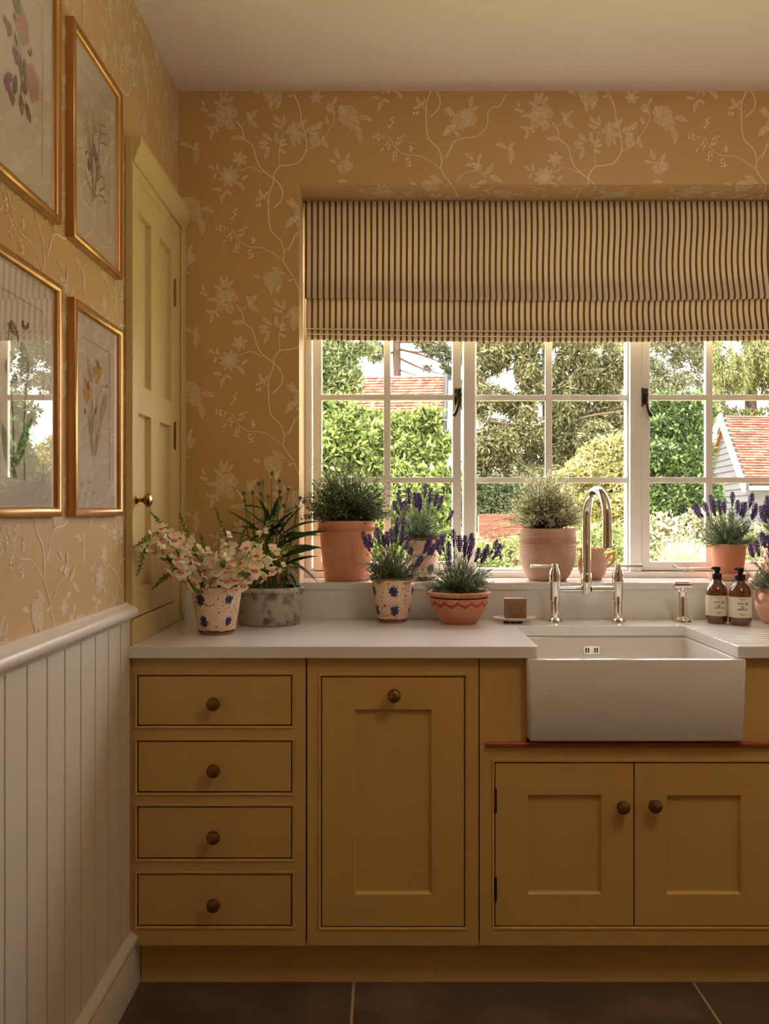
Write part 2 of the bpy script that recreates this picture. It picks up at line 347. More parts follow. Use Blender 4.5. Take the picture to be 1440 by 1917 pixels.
rose(*z5(765,225), 62/3.43, 8, 4); rose(*z5(820,215), 50/3.43, 7, 3); rose(*z5(800,190), 40/3.43, 6, 3)
star(*z3(490,565), 14, 6, 20); star(*z3(410,700), 19, 9, 0); rose(*z3(410,700), 5, 5, 1); star(*z5(870,520), 9, 6, 10); star(*z3(1080,90), 12, 6, 0)
for x, y, l, a in ((450,1000,110,60),(350,1100,100,0),(400,1180,95,45),(510,1120,110,50),(460,1265,110,75),(595,1185,70,85),(572,1300,80,100),(635,920,40,0)): berry(*z3(x, y), l*q, a)
print('wallpaper polys', len(POLY))
def clip(poly, x0, x1, y0, y1):
    for ax, val, sg in ((0, x0, 1), (0, x1, -1), (1, y0, 1), (1, y1, -1)):
        out = []
        for i in range(len(poly)):
            a, c = poly[i-1], poly[i]; da, dc = sg*(a[ax]-val), sg*(c[ax]-val)
            if (da >= 0) != (dc >= 0):
                t = da/(da-dc); out.append((a[0]+(c[0]-a[0])*t, a[1]+(c[1]-a[1])*t))
            if dc >= 0: out.append(c)
        poly = out
        if len(poly) < 3: return None
    return poly
def paper(mapf, rect, name, parent, dx=0, dy=0):        # rect in wallpaper pixels of the back wall (S(YB) px per metre)
    b = MB(); x0, x1, y0, y1 = rect
    bb = [(l, p, min(a[0] for a in p), max(a[0] for a in p), min(a[1] for a in p), max(a[1] for a in p)) for l, p in POLY]
    for i in range(-12, 13):
        for j in range(-12, 13):
            ox, oy = 295*i+dx, -172*i+345*j+dy
            if ox+680 < x0 or ox+330 > x1 and ox > x1-300: continue
            if oy+600 < y0 or oy+150 > y1: continue
            for l, p, a, c, d, e in bb:
                if a+ox > x1 or c+ox < x0 or d+oy > y1 or e+oy < y0: continue
                r = [(u+ox, v+oy) for u, v in p]
                if a+ox < x0 or c+ox > x1 or d+oy < y0 or e+oy > y1:
                    r = clip(r, x0, x1, y0, y1)
                    if not r: continue
                hh = (.0003 if l == 0 else .0008)+(len(b.f) % 97)*4e-6
                b.add([mapf(u, v, hh) for u, v in r], [tuple(range(len(r)))], l)
    return b.build(name, [M_pf, M_pl], parent, smooth=0, recalc=False)
sb = S(YB)
fb = lambda u, v, h: ((u-720)/sb, YB-h, CAMZ-(v-958.5)/sb)
ux = lambda X: 720+X*sb
vz = lambda z_: 958.5-(z_-CAMZ)*sb
paper(fb, (ux(XL)+1, ux(WX0), vz(ZC), vz(1.06)), 'wallpaper_print', wall_back)
paper(fb, (ux(WX0), ux(1.75), vz(ZC), vz(WZ1)), 'wallpaper_print', wall_back)
paper(lambda u, v, h: ((u-720)/sb, YB+(v-vz(WZ1))/sb, WZ1-h), (ux(WX0), ux(WX1), vz(WZ1), vz(WZ1)+sb*.14), 'wallpaper_print', wall_back)
# left wall: u runs back from the corner
fl = lambda u, v, h: (XL+h, YB-(ux(XL)-u)/sb, CAMZ-(v-958.5)/sb)
paper(fl, (ux(XL)-sb*2.2, ux(XL)-1, vz(ZC), vz(1.06)), 'wallpaper_print', wall_left, 40, 30)

# ---------------------------------------------------------------- window
window = struct(empty('window_1', ((WX0+WX1)/2, 3.21, 1.067)), 'white wooden casement window over the sink')
def W(x): return x                               # window parts are made in world coordinates under an Empty
def wpart(b, name, m, parent=window, bevel=.002):
    o = b.build(name, m, parent, smooth=0, bevel=bevel)
    return o
def place(o, parent):                            # parts made in world coordinates: undo parent's location
    pass
FY = 3.21
sw = S(FY); wx = lambda px: (px-720)/sw; wz = lambda py: CAMZ-(py-958.5)/sw
class OB(MB):                                    # builder whose vertices are given in world space and stored relative to a parent's origin
    def build(s, name, mats, parent=None, **k):
        if parent is not None:
            g = parent.location.copy(); p = parent.parent
            while p: g += p.location; p = p.parent
            s.v = [(a-g.x, b_-g.y, c-g.z) for a, b_, c in s.v]
        return MB.build(s, name, mats, parent, **k)
b = OB(); t = WZ1; zb = wz(1070)
b.box(WX0, wx(583), FY, FY+.07, zb, t).box(wx(869), wx(890), FY, FY+.07, zb, t).box(wx(1180), wx(1201), FY, FY+.07, zb, t).box(wx(1490), WX1, FY, FY+.07, zb, t)
b.box(WX0, WX1, FY, FY+.07, t-.04, t).box(WX0, WX1, FY-.012, FY+.07, 1.067, zb)
b.box(wx(583), wx(869), FY+.05, FY+.07, zb, zb+.012).box(wx(1201), wx(1490), FY+.05, FY+.07, zb, zb+.012)
b.build('window_frame', M_white, window, smooth=0, bevel=.002)
def light(x0, x1, zlo, zhi, stile, ydep, barx, name, label):
    cs = empty(name, (0, 0, 0)); cs.parent = window; g = window.location; cs.location = (x0-g.x, 0, zlo-g.z); cs['label'] = label
    b = OB(); y0, y1 = FY+ydep, FY+ydep+.04
    b.box(x0, x0+stile, y0, y1, zlo, zhi).box(x1-stile, x1, y0, y1, zlo, zhi)
    br = wz(1052)-zlo if stile > .02 else .01
    b.box(x0+stile, x1-stile, y0, y1, zlo, zlo+br).box(x0+stile, x1-stile, y0, y1, zhi-.03, zhi)
    b.build('sash', M_white, cs, smooth=0, bevel=.0025)
    gx0, gx1, gz0, gz1 = x0+stile, x1-stile, zlo+br, zhi-.03
    OB().ext([(barx-.0135, y0+.004), (barx+.0135, y0+.004), (barx+.0105, y1-.004), (barx-.0105, y1-.004)], gz0, gz1).v
    q = OB(); q.prism([(barx-.0125, y0+.003), (barx+.0125, y0+.003), (barx+.0125, y0+.012), (barx+.008, y1-.006), (barx-.008, y1-.006), (barx-.0125, y0+.012)], gz0, gz1)
    q.build('glazing_bar', M_white, cs, smooth=0, bevel=.0015)
    hz = [wz(898.5), wz(743), wz(588)]
    for h in hz:
        for a, c in ((gx0, barx-.0125), (barx+.0125, gx1)):
            OB().ext([(y0+.003, h-.0105), (y0+.003, h+.0105), (y0+.012, h+.0105), (y1-.006, h+.007), (y1-.006, h-.007), (y0+.012, h-.0105)], a, c).build('glazing_bar', M_white, cs, smooth=0, bevel=.0012)
    zs = [gz0]+hz+[gz1]
    for i in range(4):
        for a, c in ((gx0, barx), (barx, gx1)):
            OB().box(a-.002, c+.002, y0+.020, y0+.023, zs[i], zs[i+1]).build('pane', M_glass, cs, smooth=0)
    return cs
cl = light(wx(586), wx(864), zb+.003, t-.043, wx(602)-wx(586), .012, wx(725), 'casement', 'left opening casement with dark handle on its right stile')
cf = light(wx(890.5), wx(1179.5), zb+.001, t-.041, .006, .022, wx(1030), 'fixed_light', 'fixed middle light between the two mullions')
cr = light(wx(1203), wx(1487), zb+.003, t-.043, wx(602)-wx(586), .012, wx(1331), 'casement', 'right opening casement with dark handle and stay')
def latch(px, flip, parent):
    y0 = FY+.012; c = P(px, 745, y0); b = OB(); sg = -1 if flip else 1
    b.box(c.x-.009, c.x+.009, y0-.004, y0, c.z-.026, c.z+.034).box(c.x+sg*.010, c.x+sg*.014, y0-.012, y0, c.z-.034, c.z+.036)
    b.lathe([(.0075, 0), (.0085, .006), (.007, .014), (0, .016)], (c.x, y0-.004, c.z+.010), 16, axis='-y')
    pts = crom([(c.x, y0-.018, c.z+.012), (c.x+sg*.002, y0-.024, c.z-.010), (c.x+sg*.001, y0-.028, c.z-.03), (c.x-sg*.005, y0-.026, c.z-.052), (c.x-sg*.016, y0-.026, c.z-.070)], 4)
    b.tube(pts, [.0078, .006, .0045, .0042, .0042]+[.0042+.0035*i/(len(pts)-5) for i in range(len(pts)-5)], 8)
    b.build('latch', M_pewter, parent)
latch(856, False, cl); latch(1208, True, cr)
b = OB(); y0 = FY-.012; a0 = P(1262, 1058, y0)
b.tube(crom([(a0.x, y0+.01, a0.z), (a0.x+.014, y0+.004, a0.z-.010), (a0.x+.03, y0, a0.z-.013), (a0.x+.10, y0+.004, a0.z-.012), (a0.x+.2, y0+.006, a0.z-.012)], 4), [.005, .005, .0045, .004]+[.0034]*13, 8)
b.box(a0.x+.035, a0.x+.075, y0+.0, y0+.014, zb, zb+.004).tube([(a0.x+.054, y0+.006, zb), (a0.x+.054, y0+.006, a0.z-.004)], .003, 8)
b.build('stay', mat('pale_steel', (196, 182, 172), .4, .6), cr)
sill = struct(MB().box(WX0+.0005, WX1, 2.978, 3.205, WZ0, 1.067).build('trim_2', M_quartz, smooth=0, bevel=.002), 'white quartz window sill')

# ---------------------------------------------------------------- roman blind
M_blind = bpy.data.materials.new('striped_linen'); M_blind.use_nodes = True; n = M_blind.node_tree; pb = n.nodes['Principled BSDF']
uvn = n.nodes.new('ShaderNodeUVMap'); sp = n.nodes.new('ShaderNodeSeparateXYZ'); n.links.new(uvn.outputs[0], sp.inputs[0])
fr = n.nodes.new('ShaderNodeMath'); fr.operation = 'FRACT'; n.links.new(sp.outputs[0], fr.inputs[0])
rp = n.nodes.new('ShaderNodeValToRGB'); e = rp.color_ramp.elements; e[0].position = 0; e[0].color = lin((238, 222, 194)); e[1].position = .56; e[1].color = lin((238, 222, 194))
for p_, c_ in ((.60, (128, 102, 66)), (.92, (120, 94, 58)), (.98, (238, 222, 194))):
    x = e.new(p_); x.color = lin(c_)
n.links.new(fr.outputs[0], rp.inputs[0]); n.links.new(rp.outputs[0], pb.inputs['Base Color']); pb.inputs['Roughness'].default_value = .9; pb.inputs['Specular IOR Level'].default_value = .1
tr = n.nodes.new('ShaderNodeBsdfTranslucent'); mx = n.nodes.new('ShaderNodeMixShader'); mx.inputs[0].default_value = .16
n.links.new(rp.outputs[0], tr.inputs[0]); n.links.new(pb.outputs[0], mx.inputs[1]); n.links.new(tr.outputs[0], mx.inputs[2]); n.links.new(mx.outputs[0], n.nodes['Material Output'].inputs[0])
blind = tag(empty('roman_blind', (.62, 3.16, 1.94)), 'striped linen roman blind hanging half down in the window', 'blind')
def cloth(prof, x0, x1, name, sagf, wav=1):
    nx = 260; vs, uvs = [], []
    prof = crom([(a, c, 0) for a, c in prof], 5)
    L = 0; ls = []
    for i, p in enumerate(prof):
        if i: L += (p-prof[i-1]).length
        ls.append(L)
    for i, p in enumerate(prof):
        for k in range(nx+1):
            u = k/nx; x = x0+(x1-x0)*u; t_ = ls[i]/L
            wob = wav*.009*(u**1.6)*math.sin(2*PI*(t_*.95+.25*u))*math.sin(PI*min(1, t_*1.05))
            dy = wav*.006*math.sin(9*u+3*t_)*t_
            vs.append((x+wob*(1-u**12), p.x+dy, p.y-sagf(u)*t_)); uvs.append((x/.0213, 0))
    m_ = len(prof); fs = [(i*(nx+1)+k, i*(nx+1)+k+1, (i+1)*(nx+1)+k+1, (i+1)*(nx+1)+k) for i in range(m_-1) for k in range(nx)]
    o = OB(); o.add(vs, fs); o = o.build(name, M_blind, blind, smooth=60, recalc=False)
    me = o.data; uvl = me.uv_layers.new(name='UVMap')
    idx = np.empty(len(me.loops), dtype=np.int32); me.loops.foreach_get('vertex_index', idx)
    uvl.data.foreach_set('uv', np.array(uvs, dtype=np.float32)[idx].ravel())
    sm = o.modifiers.new('thickness', 'SOLIDIFY'); sm.thickness = .0015; return o
BX0, BX1 = -.285, 1.545
sag = lambda u: .012*math.sin(PI*min(1, u*1.15))**.6 if u < .87 else .012*math.sin(PI*min(1, .87*1.15))**.6
sag = lambda u: .011*math.sin(PI*min(1, u*.95+.02))
cloth([(3.150, 2.424), (3.148, 2.3), (3.140, 2.15), (3.134, 2.09), (3.137, 2.078), (3.146, 2.076), (3.152, 2.088), (3.154, 2.12)], BX0, BX1, 'upper_fold', sag)
cloth([(3.160, 2.14), (3.158, 2.09), (3.152, 2.02), (3.148, 1.972), (3.152, 1.966), (3.158, 1.968), (3.160, 1.98)], BX0+.004, BX1-.004, 'lower_fold', sag, .6)
cloth([(3.163, 1.985), (3.156, 1.962), (3.153, 1.953), (3.157, 1.948), (3.163, 1.954)], BX0+.005, BX1-.005, 'hem_fold', sag, .3)
cloth([(3.166, 1.960), (3.160, 1.948), (3.157, 1.934), (3.161, 1.930), (3.168, 1.936)], BX0+.005, BX1-.005, 'hem_fold', sag, .3)
M_pipe = mat('cream_linen', (240, 226, 196), .9)
for zz, yy in ((1.966, 3.146), (1.9485, 3.1515)):
    pts = [(BX0+.005+(BX1-BX0-.01)*i/40, yy, zz-sag(i/40)) for i in range(41)]
    OB().tube(pts, .0022, 6).build('hem_piping', M_pipe, blind)
OB().box(BX0, BX1, 3.152, 3.185, 2.395, 2.427).build('headrail', M_pipe, blind, smooth=0)

# ---------------------------------------------------------------- built-in cupboard on the left
CX = -.686
cup = tag(empty('cupboard', (CX, 2.38, .9435), PI/2), 'tall olive cream built in cupboard standing on the worktop corner', 'cupboard')
def cpt(y, z_): return y-2.38, z_-.9435
D = XL-CX    # negative: depth to the wall
dpt = CX-XL
def cbox(b, y0, y1, z0, z1, f=0, bk=dpt-.001): return b.box(y0-2.38, y1-2.38, -f, bk, z0-.9435, z1-.9435)
b = MB()
cbox(b, 2.38, 2.392, .9435, 2.33, .002); cbox(b, 2.392, 2.998, .9435, 1.014); cbox(b, 2.392, 2.998, 2.232, 2.33); cbox(b, 2.852, 2.998, 1.014, 2.232)
b.build('face_frame', M_cup, cup, smooth=0, bevel=.002)
b = MB(); z0 = 2.262-.9435
b.ext([(0, z0), (-.006, z0), (-.008, z0+.012), (-.013, z0+.020), (-.013, z0+.028), (-.022, z0+.044), (-.024, z0+.052), (-.024, z0+.068), (0, z0+.068)], 0.001, .617)
b.build('cornice', M_cup, cup)
cbox(MB(), 2.94, 2.998, .96, 2.26, .008, 0).build('edge_moulding', M_cup, cup, smooth=0, bevel=.004)
dr = empty('door'); dr.parent = cup; dr.location = (2.394-2.38, 0, 1.018-.9435); dr['label'] = 'four panel cupboard door with oval brass knob'
dw, dh = 2.849-2.394, 2.229-1.018
def dd(y, z_): return y-2.394, z_-1.018
rows = [(1.093, 1.583), (1.663, 2.145)]; colsY = [(2.440, 2.572), (2.672, 2.812)]
b = MB()
ys = [2.394, 2.440, 2.572, 2.672, 2.812, 2.849]; zs = [1.018, 1.093, 1.583, 1.663, 2.145, 2.229]
for i in (0, 2, 4): b.box(ys[i]-2.394, ys[i+1]-2.394, -.001, .016, 0, dh)
for i in (1, 3):
    for k in (0, 2, 4): b.box(ys[i]-2.394, ys[i+1]-2.394, -.001, .016, zs[k]-1.018, zs[k+1]-1.018)
b.build('door_frame', M_cup, dr, smooth=0, bevel=.0008)
for a, c in colsY:
    for e0, e1 in rows:
        b = MB(); b.rectloft(a-2.394, c-2.394, e0-1.018, e1-1.018, [(0, -.0005), (.002, .011), (.004, .0155)], cap=True).build('panel', M_cup, dr, smooth=0)
kn = MB(); kn.lathe([(.011, 0), (.011, .004), (.006, .007), (.0055, .018), (.010, .022), (.018, .028), (.020, .034), (.016, .041), (.007, .045), (0, .046)], (2.412-2.394, -.001, 1.307+22/680-1.018), 24, axis='-y', sx=.8)
kn.build('knob', M_brass, dr)
for zz in (2.02, 1.555):
    MB().box(dw-.003, dw+.004, -.005, .0, zz-.04-1.018, zz+.04-1.018).tube([(dw, -.005, zz-.045-1.018), (dw, -.005, zz+.045-1.018)], .0035, 8).build('hinge', M_brass, dr)

# ---------------------------------------------------------------- pictures on the left wall
def picture(y0, y1, z0, z1, label, art, pmat=(.055, .06)):
    root = tag(empty('framed_print', (XL+.0008, (y0+y1)/2, z0), PI/2), label, 'picture', 'framed botanical prints on the left wall')
    hw = (y1-y0)/2; h = z1-z0
    b = MB(); b.rectloft(-hw, hw, 0, h, [(0, 0), (0, -.016), (.003, -.019), (.008, -.021), (.014, -.019), (.019, -.014), (.020, -.008), (.020, -.004)])
    b.build('frame', M_gold, root, smooth=50)
    MB().box(-hw+.002, hw-.002, -.003, 0, .002, h-.002).build('backing', M_mat, root, smooth=0)
    px, pz = pmat; i = .018
    b = MB(); b.rectloft(-hw+i, hw-i, i, h-i, [(0, -.0065), (px-.002, -.0065), (px, -.005), (px, -.0035)])
    b.build('mount', M_mat, root, smooth=0)
    MB().box(-hw+px, hw-px, -.004, -.003, px, h-px).build('print', M_paper, root, smooth=0)
    b = MB(); art(b, hw, h, (y0+y1)/2, z0); b.build('illustration', ART, root, smooth=0, recalc=False)
    MB().box(-hw+.0185, hw-.0185, -.0105, -.009, .0185, h-.0185).build('glass', M_pglass, root, smooth=0)
    return root
ART = [mat('art_'+k, c, .8) for k, c in (('olive', (118, 108, 66)), ('green', (106, 112, 80)), ('purple', (132, 96, 128)), ('pink', (208, 160, 150)), ('pale', (166, 166, 148)), ('gold', (214, 158, 66)), ('dark', (84, 56, 50)), ('violet', (110, 80, 142)), ('ink', (92, 84, 76)), ('rose', (164, 104, 124)))]
AI = dict(olive=0, green=1, purple=2, pink=3, pale=4, gold=5, dark=6, violet=7, ink=8, rose=9)
class Art:
    def __init__(s, b, cy, z0): s.b = b; s.cy = cy; s.z0 = z0; s.n = 0
    def at(s, px, py):
        sc_ = (720-px)/.702; return (F/sc_-s.cy, CAMZ-(py-958.5)/sc_-s.z0)
    def poly(s, pts, c):
        s.n += 1; y = -.0042-.00001*s.n
        s.b.add([(a, y, z_) for a, z_ in pts], [tuple(range(len(pts)))], AI[c])
    def stroke(s, pp, w0, w1, c):
        q = [s.at(*p) for p in pp]; q = crom([(a, z_, 0) for a, z_ in q], 5) if len(q) > 2 else [Vector((a, z_, 0)) for a, z_ in q]
        L, Rr = [], []; k = len(q)-1
        for i, p in enumerate(q):
            d = q[min(i+1, k)]-q[max(i-1, 0)]; d.normalize(); w_ = (w0+(w1-w0)*i/k)/2; L.append((p.x-d.y*w_, p.y+d.x*w_)); Rr.append((p.x+d.y*w_, p.y-d.x*w_))
        for i in range(k): s.poly([L[i], L[i+1], Rr[i+1], Rr[i]], c)
    def leaf(s, p0, p1, w_, c):
        a, d = Vector(s.at(*p0)), Vector(s.at(*p1)); u = d-a; nn = Vector((-u.y, u.x)).normalized()*w_/2
        T = [0, .2, .4, .6, .8, 1]; s.poly([tuple(a+u*t+nn*math.sin(PI*t)**.7) for t in T]+[tuple(a+u*t-nn*math.sin(PI*t)**.7) for t in T[-2:0:-1]], c)
    def bloom(s, p, r, c, n_=6, c2=None):
        x, y = s.at(*p); s.poly([(x+r*(.78+.22*abs(math.sin(n_*a/2)))*math.cos(a), y+r*(.78+.22*abs(math.sin(n_*a/2)))*math.sin(a)*1.1) for a in [2*PI*i/36 for i in range(36)]], c)
        if c2:
            for i in range(n_*2):
                a = PI*i/n_; s.poly([(x+.1*r*math.cos(a), y+.1*r*math.sin(a)), (x+.8*r*math.cos(a), y+.8*r*math.sin(a)), (x+.8*r*math.cos(a+.07), y+.8*r*math.sin(a+.07))], c2)
def art_iris(b, hw, h, cy, z0):
    A = Art(b, cy, z0)
    for p in ([(174,368),(172,300),(175,230),(165,184)], [(175,368),(170,290),(163,230),(157,200)], [(173,350),(168,290),(160,240),(156,222)], [(177,360),(183,300),(186,240),(186,210)], [(176,370),(180,320),(174,275),(170,240)], [(174,362),(166,345),(160,330),(158,316)]): A.stroke(p, .007, .002, 'olive')
    for p in ([(180,340),(190,330),(195,350),(186,357)], [(175,368),(188,366),(194,375),(197,385)], [(186,232),(192,236),(198,237)], [(184,252),(191,250),(198,253)], [(183,270),(190,267),(198,272)], [(168,292),(162,284),(158,288)], [(172,365),(173,372),(171,376)]): A.stroke(p, .003, .006, 'olive')
    for p, r, c in (((175,280),.012,'violet'), ((178,292),.013,'violet'), ((173,285),.010,'purple'), ((166,312),.010,'violet'), ((164,302),.007,'purple'), ((186,315),.009,'pale'), ((185,325),.007,'pale'), ((188,250),.009,'pale'), ((178,245),.008,'pale')): A.bloom(p, r, c, 5)
    A.stroke([(171,385),(176,391),(183,398)], .001, .001, 'ink')
def art_petunia(b, hw, h, cy, z0):
    A = Art(b, cy, z0)
    A.stroke([(28,2),(33,60),(40,130),(38,180),(45,200)], .004, .004, 'green')
    for p, q_, w_ in (((26,60),(32,92),.016), ((38,108),(38,150),.02), ((44,105),(48,170),.024), ((30,140),(24,178),.022), ((38,175),(40,218),.022), ((46,190),(57,231),.026), ((50,95),(58,105),.012), ((23,25),(30,40),.014), ((55,88),(60,104),.01), ((40,150),(49,178),.03)): A.leaf(p, q_, w_, 'green')
    A.bloom((41,50), .035, 'pink', 6, 'rose'); A.bloom((60,155), .036, 'pink', 6, 'rose'); A.bloom((30,5), .02, 'green', 5)
    for p in ([(5,32),(14,48),(20,56)], [(20,52),(16,60),(17,68)], [(30,120),(27,100),(23,88)], [(20,142),(12,152),(14,170)], [(14,160),(20,180),(25,193)]): A.stroke(p, .014, .022, 'rose')
    A.leaf((24,88), (36,125), .03, 'purple'); A.leaf((5,155), (22,140), .02, 'purple'); A.stroke([(37,237),(43,247)], .001, .001, 'ink')
def art_cone(b, hw, h, cy, z0):
    A = Art(b, cy, z0)
    for p in ([(175,858),(178,780),(180,700),(184,690)], [(173,850),(168,790),(166,740),(166,722)], [(178,850),(190,800),(182,760),(180,770)], [(183,800),(180,760),(190,725),(199,722)], [(176,855),(181,830),(188,790)]): A.stroke(p, .0025, .002, 'olive')
    for p, q_, w_ in (((175,860),(164,770),.022), ((172,820),(172,740),.026), ((186,790),(200,735),.035), ((178,835),(183,800),.016), ((172,720),(163,668),.03), ((160,775),(158,765),.01)): A.leaf(p, q_, w_, 'pale')
    for cx, cy_ in ((183, 690), (164, 728)):
        for dx, dy in ((-12, 2), (-9, 22), (-3, 32), (3, 27), (6, 18), (-8, -20), (9, 3), (-13, 10)): A.leaf((cx, cy_), (cx+dx*.75, cy_+dy), .016, 'gold')
        A.leaf((cx-1, cy_+4), (cx, cy_-16), .016, 'dark')
    for p in ((199,723), (158,770), (178,770)): A.bloom(p, .007, 'dark', 5)
    A.stroke([(171,869),(176,871),(182,868)], .001, .001, 'ink')
def art_tulip(b, hw, h, cy, z0):
    A = Art(b, cy, z0)
    for p in ([(25,900),(24,800),(18,700),(14,640),(20,602),(30,618),(33,640)], [(45,905),(44,800),(48,720)], [(30,900),(18,840),(12,790)]): A.stroke(p, .006, .004, 'ink')
    A.stroke([(41,600),(43,612),(50,612),(51,604)], .01, .008, 'ink'); A.leaf((12,604), (34,628), .02, 'olive'); A.leaf((48,720), (40,640), .05, 'pale'); A.leaf((24,880), (60,780), .03, 'green'); A.leaf((22,890), (2,790), .03, 'green'); A.bloom((20,690), .03, 'dark', 5)
picture(1.938, 2.298, 1.916, 2.405, 'gilt framed iris print with thin leaves, upper right of the four pictures', art_iris)
picture(1.50, 1.865, 1.918, 2.41, 'gilt framed print of pink and purple petunias, upper left of the four', art_petunia)
picture(1.945, 2.303, 1.297, 1.785, 'gilt framed print of yellow coneflowers, nearest to the cupboard knob', art_cone)
picture(1.50, 1.868, 1.297, 1.790, 'gilt framed print whose glass mirrors the window, lower left', art_tulip)

# ---------------------------------------------------------------- base cabinets
CY = 2.39; sf = S(CY); fx = lambda px: (px-720)/sf; fz = lambda py: CAMZ-(py-958.5)/sf
ZT, ZBm = .9105, fz(1770)
def knob(parent, x, z_, y=0, r=.0185):
    MB().lathe([(.010, 0), (.010, .003), (.007, .006), (.0065, .014), (.012, .018), (r, .023), (r, .027), (r*.85, .033), (r*.45, .037), (0, .038)], (x, y, z_), 28, axis='-y').build('knob', M_bronze, parent)
def cabinet(x0, x1, label, zt=ZT):
    root = tag(empty('base_cabinet', ((x0+x1)/2, CY, ZBm)), label, 'cabinet', 'ochre base cabinets')
    return root
def frame_with(root, x0, x1, z0, z1, openings, d=.02):
    b = OB(); xs = sorted({x0, x1}|{v for o in openings for v in o[:2]}); zs = sorted({z0, z1}|{v for o in openings for v in o[2:]})
    for i in range(len(xs)-1):
        k = 0
        while k < len(zs)-1:
            cx = (xs[i]+xs[i+1])/2
            def solid(kk): cz = (zs[kk]+zs[kk+1])/2; return not any(o[0] < cx < o[1] and o[2] < cz < o[3] for o in openings)
            if solid(k):
                e = k
                while e+1 < len(zs)-1 and solid(e+1): e += 1
                b.box(xs[i], xs[i+1], CY, CY+d, zs[k], zs[e+1]); k = e+1
            else: k += 1
    b.build('face_frame', M_cab, root, smooth=0)
    for a, c, e, g in openings:      # cock bead round each opening
        OB().rectloft(a-.0075, c+.0075, e-.0075, g+.0075, [(0, CY+.001), (0, CY-.0015), (.0012, CY-.003), (.005, CY-.003), (.0065, CY-.0015), (.0075, CY+.002), (.0075, CY+.018)]).build('bead_moulding', M_cab, root, smooth=50)
def front(root, x0, x1, z0, z1, name, label=None):
    o = empty(name); o.parent = root; g = root.location; o.location = ((x0+x1)/2-g.x, 0, z0-g.z)
    if label: o['label'] = label
    return o
GAP = .003
# drawers
x0, x1 = XL+.004, fx(573)-.001
c1 = cabinet(x0, x1, 'base cabinet with four stacked drawers beside the left wall')
ops = [(fx(257), fx(547), fz(b_), fz(a_)) for a_, b_ in ((1264, 1359), (1387, 1484), (1510, 1608), (1636, 1734))]
frame_with(c1, x0, x1, ZBm, ZT, ops)
OB().box(x0, x1, CY+.0215, 2.97, ZBm, ZT).build('carcass', M_dark, c1, smooth=0)
for a, c, e, g in ops:
    d = front(c1, a, c, e, g, 'drawer')
    w_ = (c-a)/2-GAP; h_ = g-e
    MB().box(-w_, w_, .001, .021, GAP, h_-GAP).build('drawer_front', M_cab, d, smooth=0, bevel=.0012)
    knob(d, 0, h_*.46, .001)
def shaker(root, a, c, e, g, st, label, kx, kz, hinge=None):
    d = front(root, a, c, e, g, 'door', label)
    X0, X1, Z0, Z1 = -(c-a)/2+GAP, (c-a)/2-GAP, GAP, g-e-GAP; l, r_, bt, tp = st
    b = MB()
    b.box(X0, X0+l, .001, .021, Z0, Z1).box(X1-r_, X1, .001, .021, Z0, Z1).box(X0+l, X1-r_, .001, .021, Z0, Z0+bt).box(X0+l, X1-r_, .001, .021, Z1-tp, Z1)
    b.build('door_frame', M_cab, d, smooth=0)
    MB().rectloft(X0+l, X1-r_, Z0+bt, Z1-tp, [(-.0003, .001), (.004, .0065), (.006, .012)], cap=True).build('panel', M_cab, d, smooth=0)
    knob(d, kx-(a+c)/2, kz-e, .001)
    if hinge:
        for hz in hinge:
            MB().tube([(X0-.0005, -.001, hz-.033-e), (X0-.0005, -.001, hz+.033-e)], .004, 8).box(X0-.003, X0+.002, -.002, .004, hz-.028-e, hz+.028-e).build('hinge', M_pewter, d)
x0, x1 = fx(574.5)+.001, fx(896)
c2 = cabinet(x0, x1, 'base cabinet with one tall panelled pull out door')
op = (fx(601), fx(871), fz(1736), fz(1266)); frame_with(c2, x0, x1, ZBm, ZT, [op]); OB().box(x0, x1, CY+.0215, 2.97, ZBm, ZT).build('carcass', M_dark, c2, smooth=0)
shaker(c2, *op, (fx(661)-op[0], op[1]-fx(811), fz(1677)-op[2], op[3]-fz(1326)), 'tall single panel door with knob on its top rail', fx(737.5), fz(1300))
x0, x1 = fx(898.5), fx(1484)
c3 = cabinet(x0, x1, 'wide base cabinet under the white sink')
op1 = (fx(926), fx(1456), fz(1735), fz(1427))
zs_ = fz(1390)
frame_with(c3, x0, x1, ZBm, zs_, [op1])
SKL, SKR = (985-720)/692, (1397-720)/692
for a_, b_, c_, d_ in ((x0, x0, SKL-.0006, SKL+.0062), (x1, x1, SKR+.0006, SKR-.0062)):
    OB().loft([[(a_, y_, ZT), (c_, y_, ZT), (d_, y_, .6895), (d_, y_, zs_), (b_, y_, zs_)] for y_ in (CY+.004, CY+.02)]).build('side_filler', M_cab, c3, smooth=0)
OB().box(x0, x1, CY+.0215, 2.97, ZBm, .665).build('carcass', M_dark, c3, smooth=0)
mid = fx(1187.5)
shaker(c3, op1[0], mid+.001, op1[2], op1[3], (fx(985.5)-op1[0], mid-fx(1128), fz(1677)-op1[2], op1[3]-fz(1486)), 'left sink door with hinges on its left edge', fx(1163), fz(1507), (fz(1499), fz(1665)))
shaker(c3, mid-.001, op1[1], op1[2], op1[3], (fx(1247)-mid, op1[1]-fx(1391), fz(1677)-op1[2], op1[3]-fz(1487)), 'right sink door with knob on its left stile', fx(1222.5), fz(1505))
tag(OB().ext([(CY-.010, fz(1399)+.002), (CY-.012, fz(1399)+.006), (CY-.012, fz(1388)-.003), (CY-.010, fz(1388)), (CY+.0, fz(1388)), (CY+.0, fz(1399)+.002)], fx(909), x1-.01).build('support_strip', M_oak, c3, smooth=0, bevel=.002), 'reddish varnished wooden strip under the sink')
x0 = fx(1484)+.001
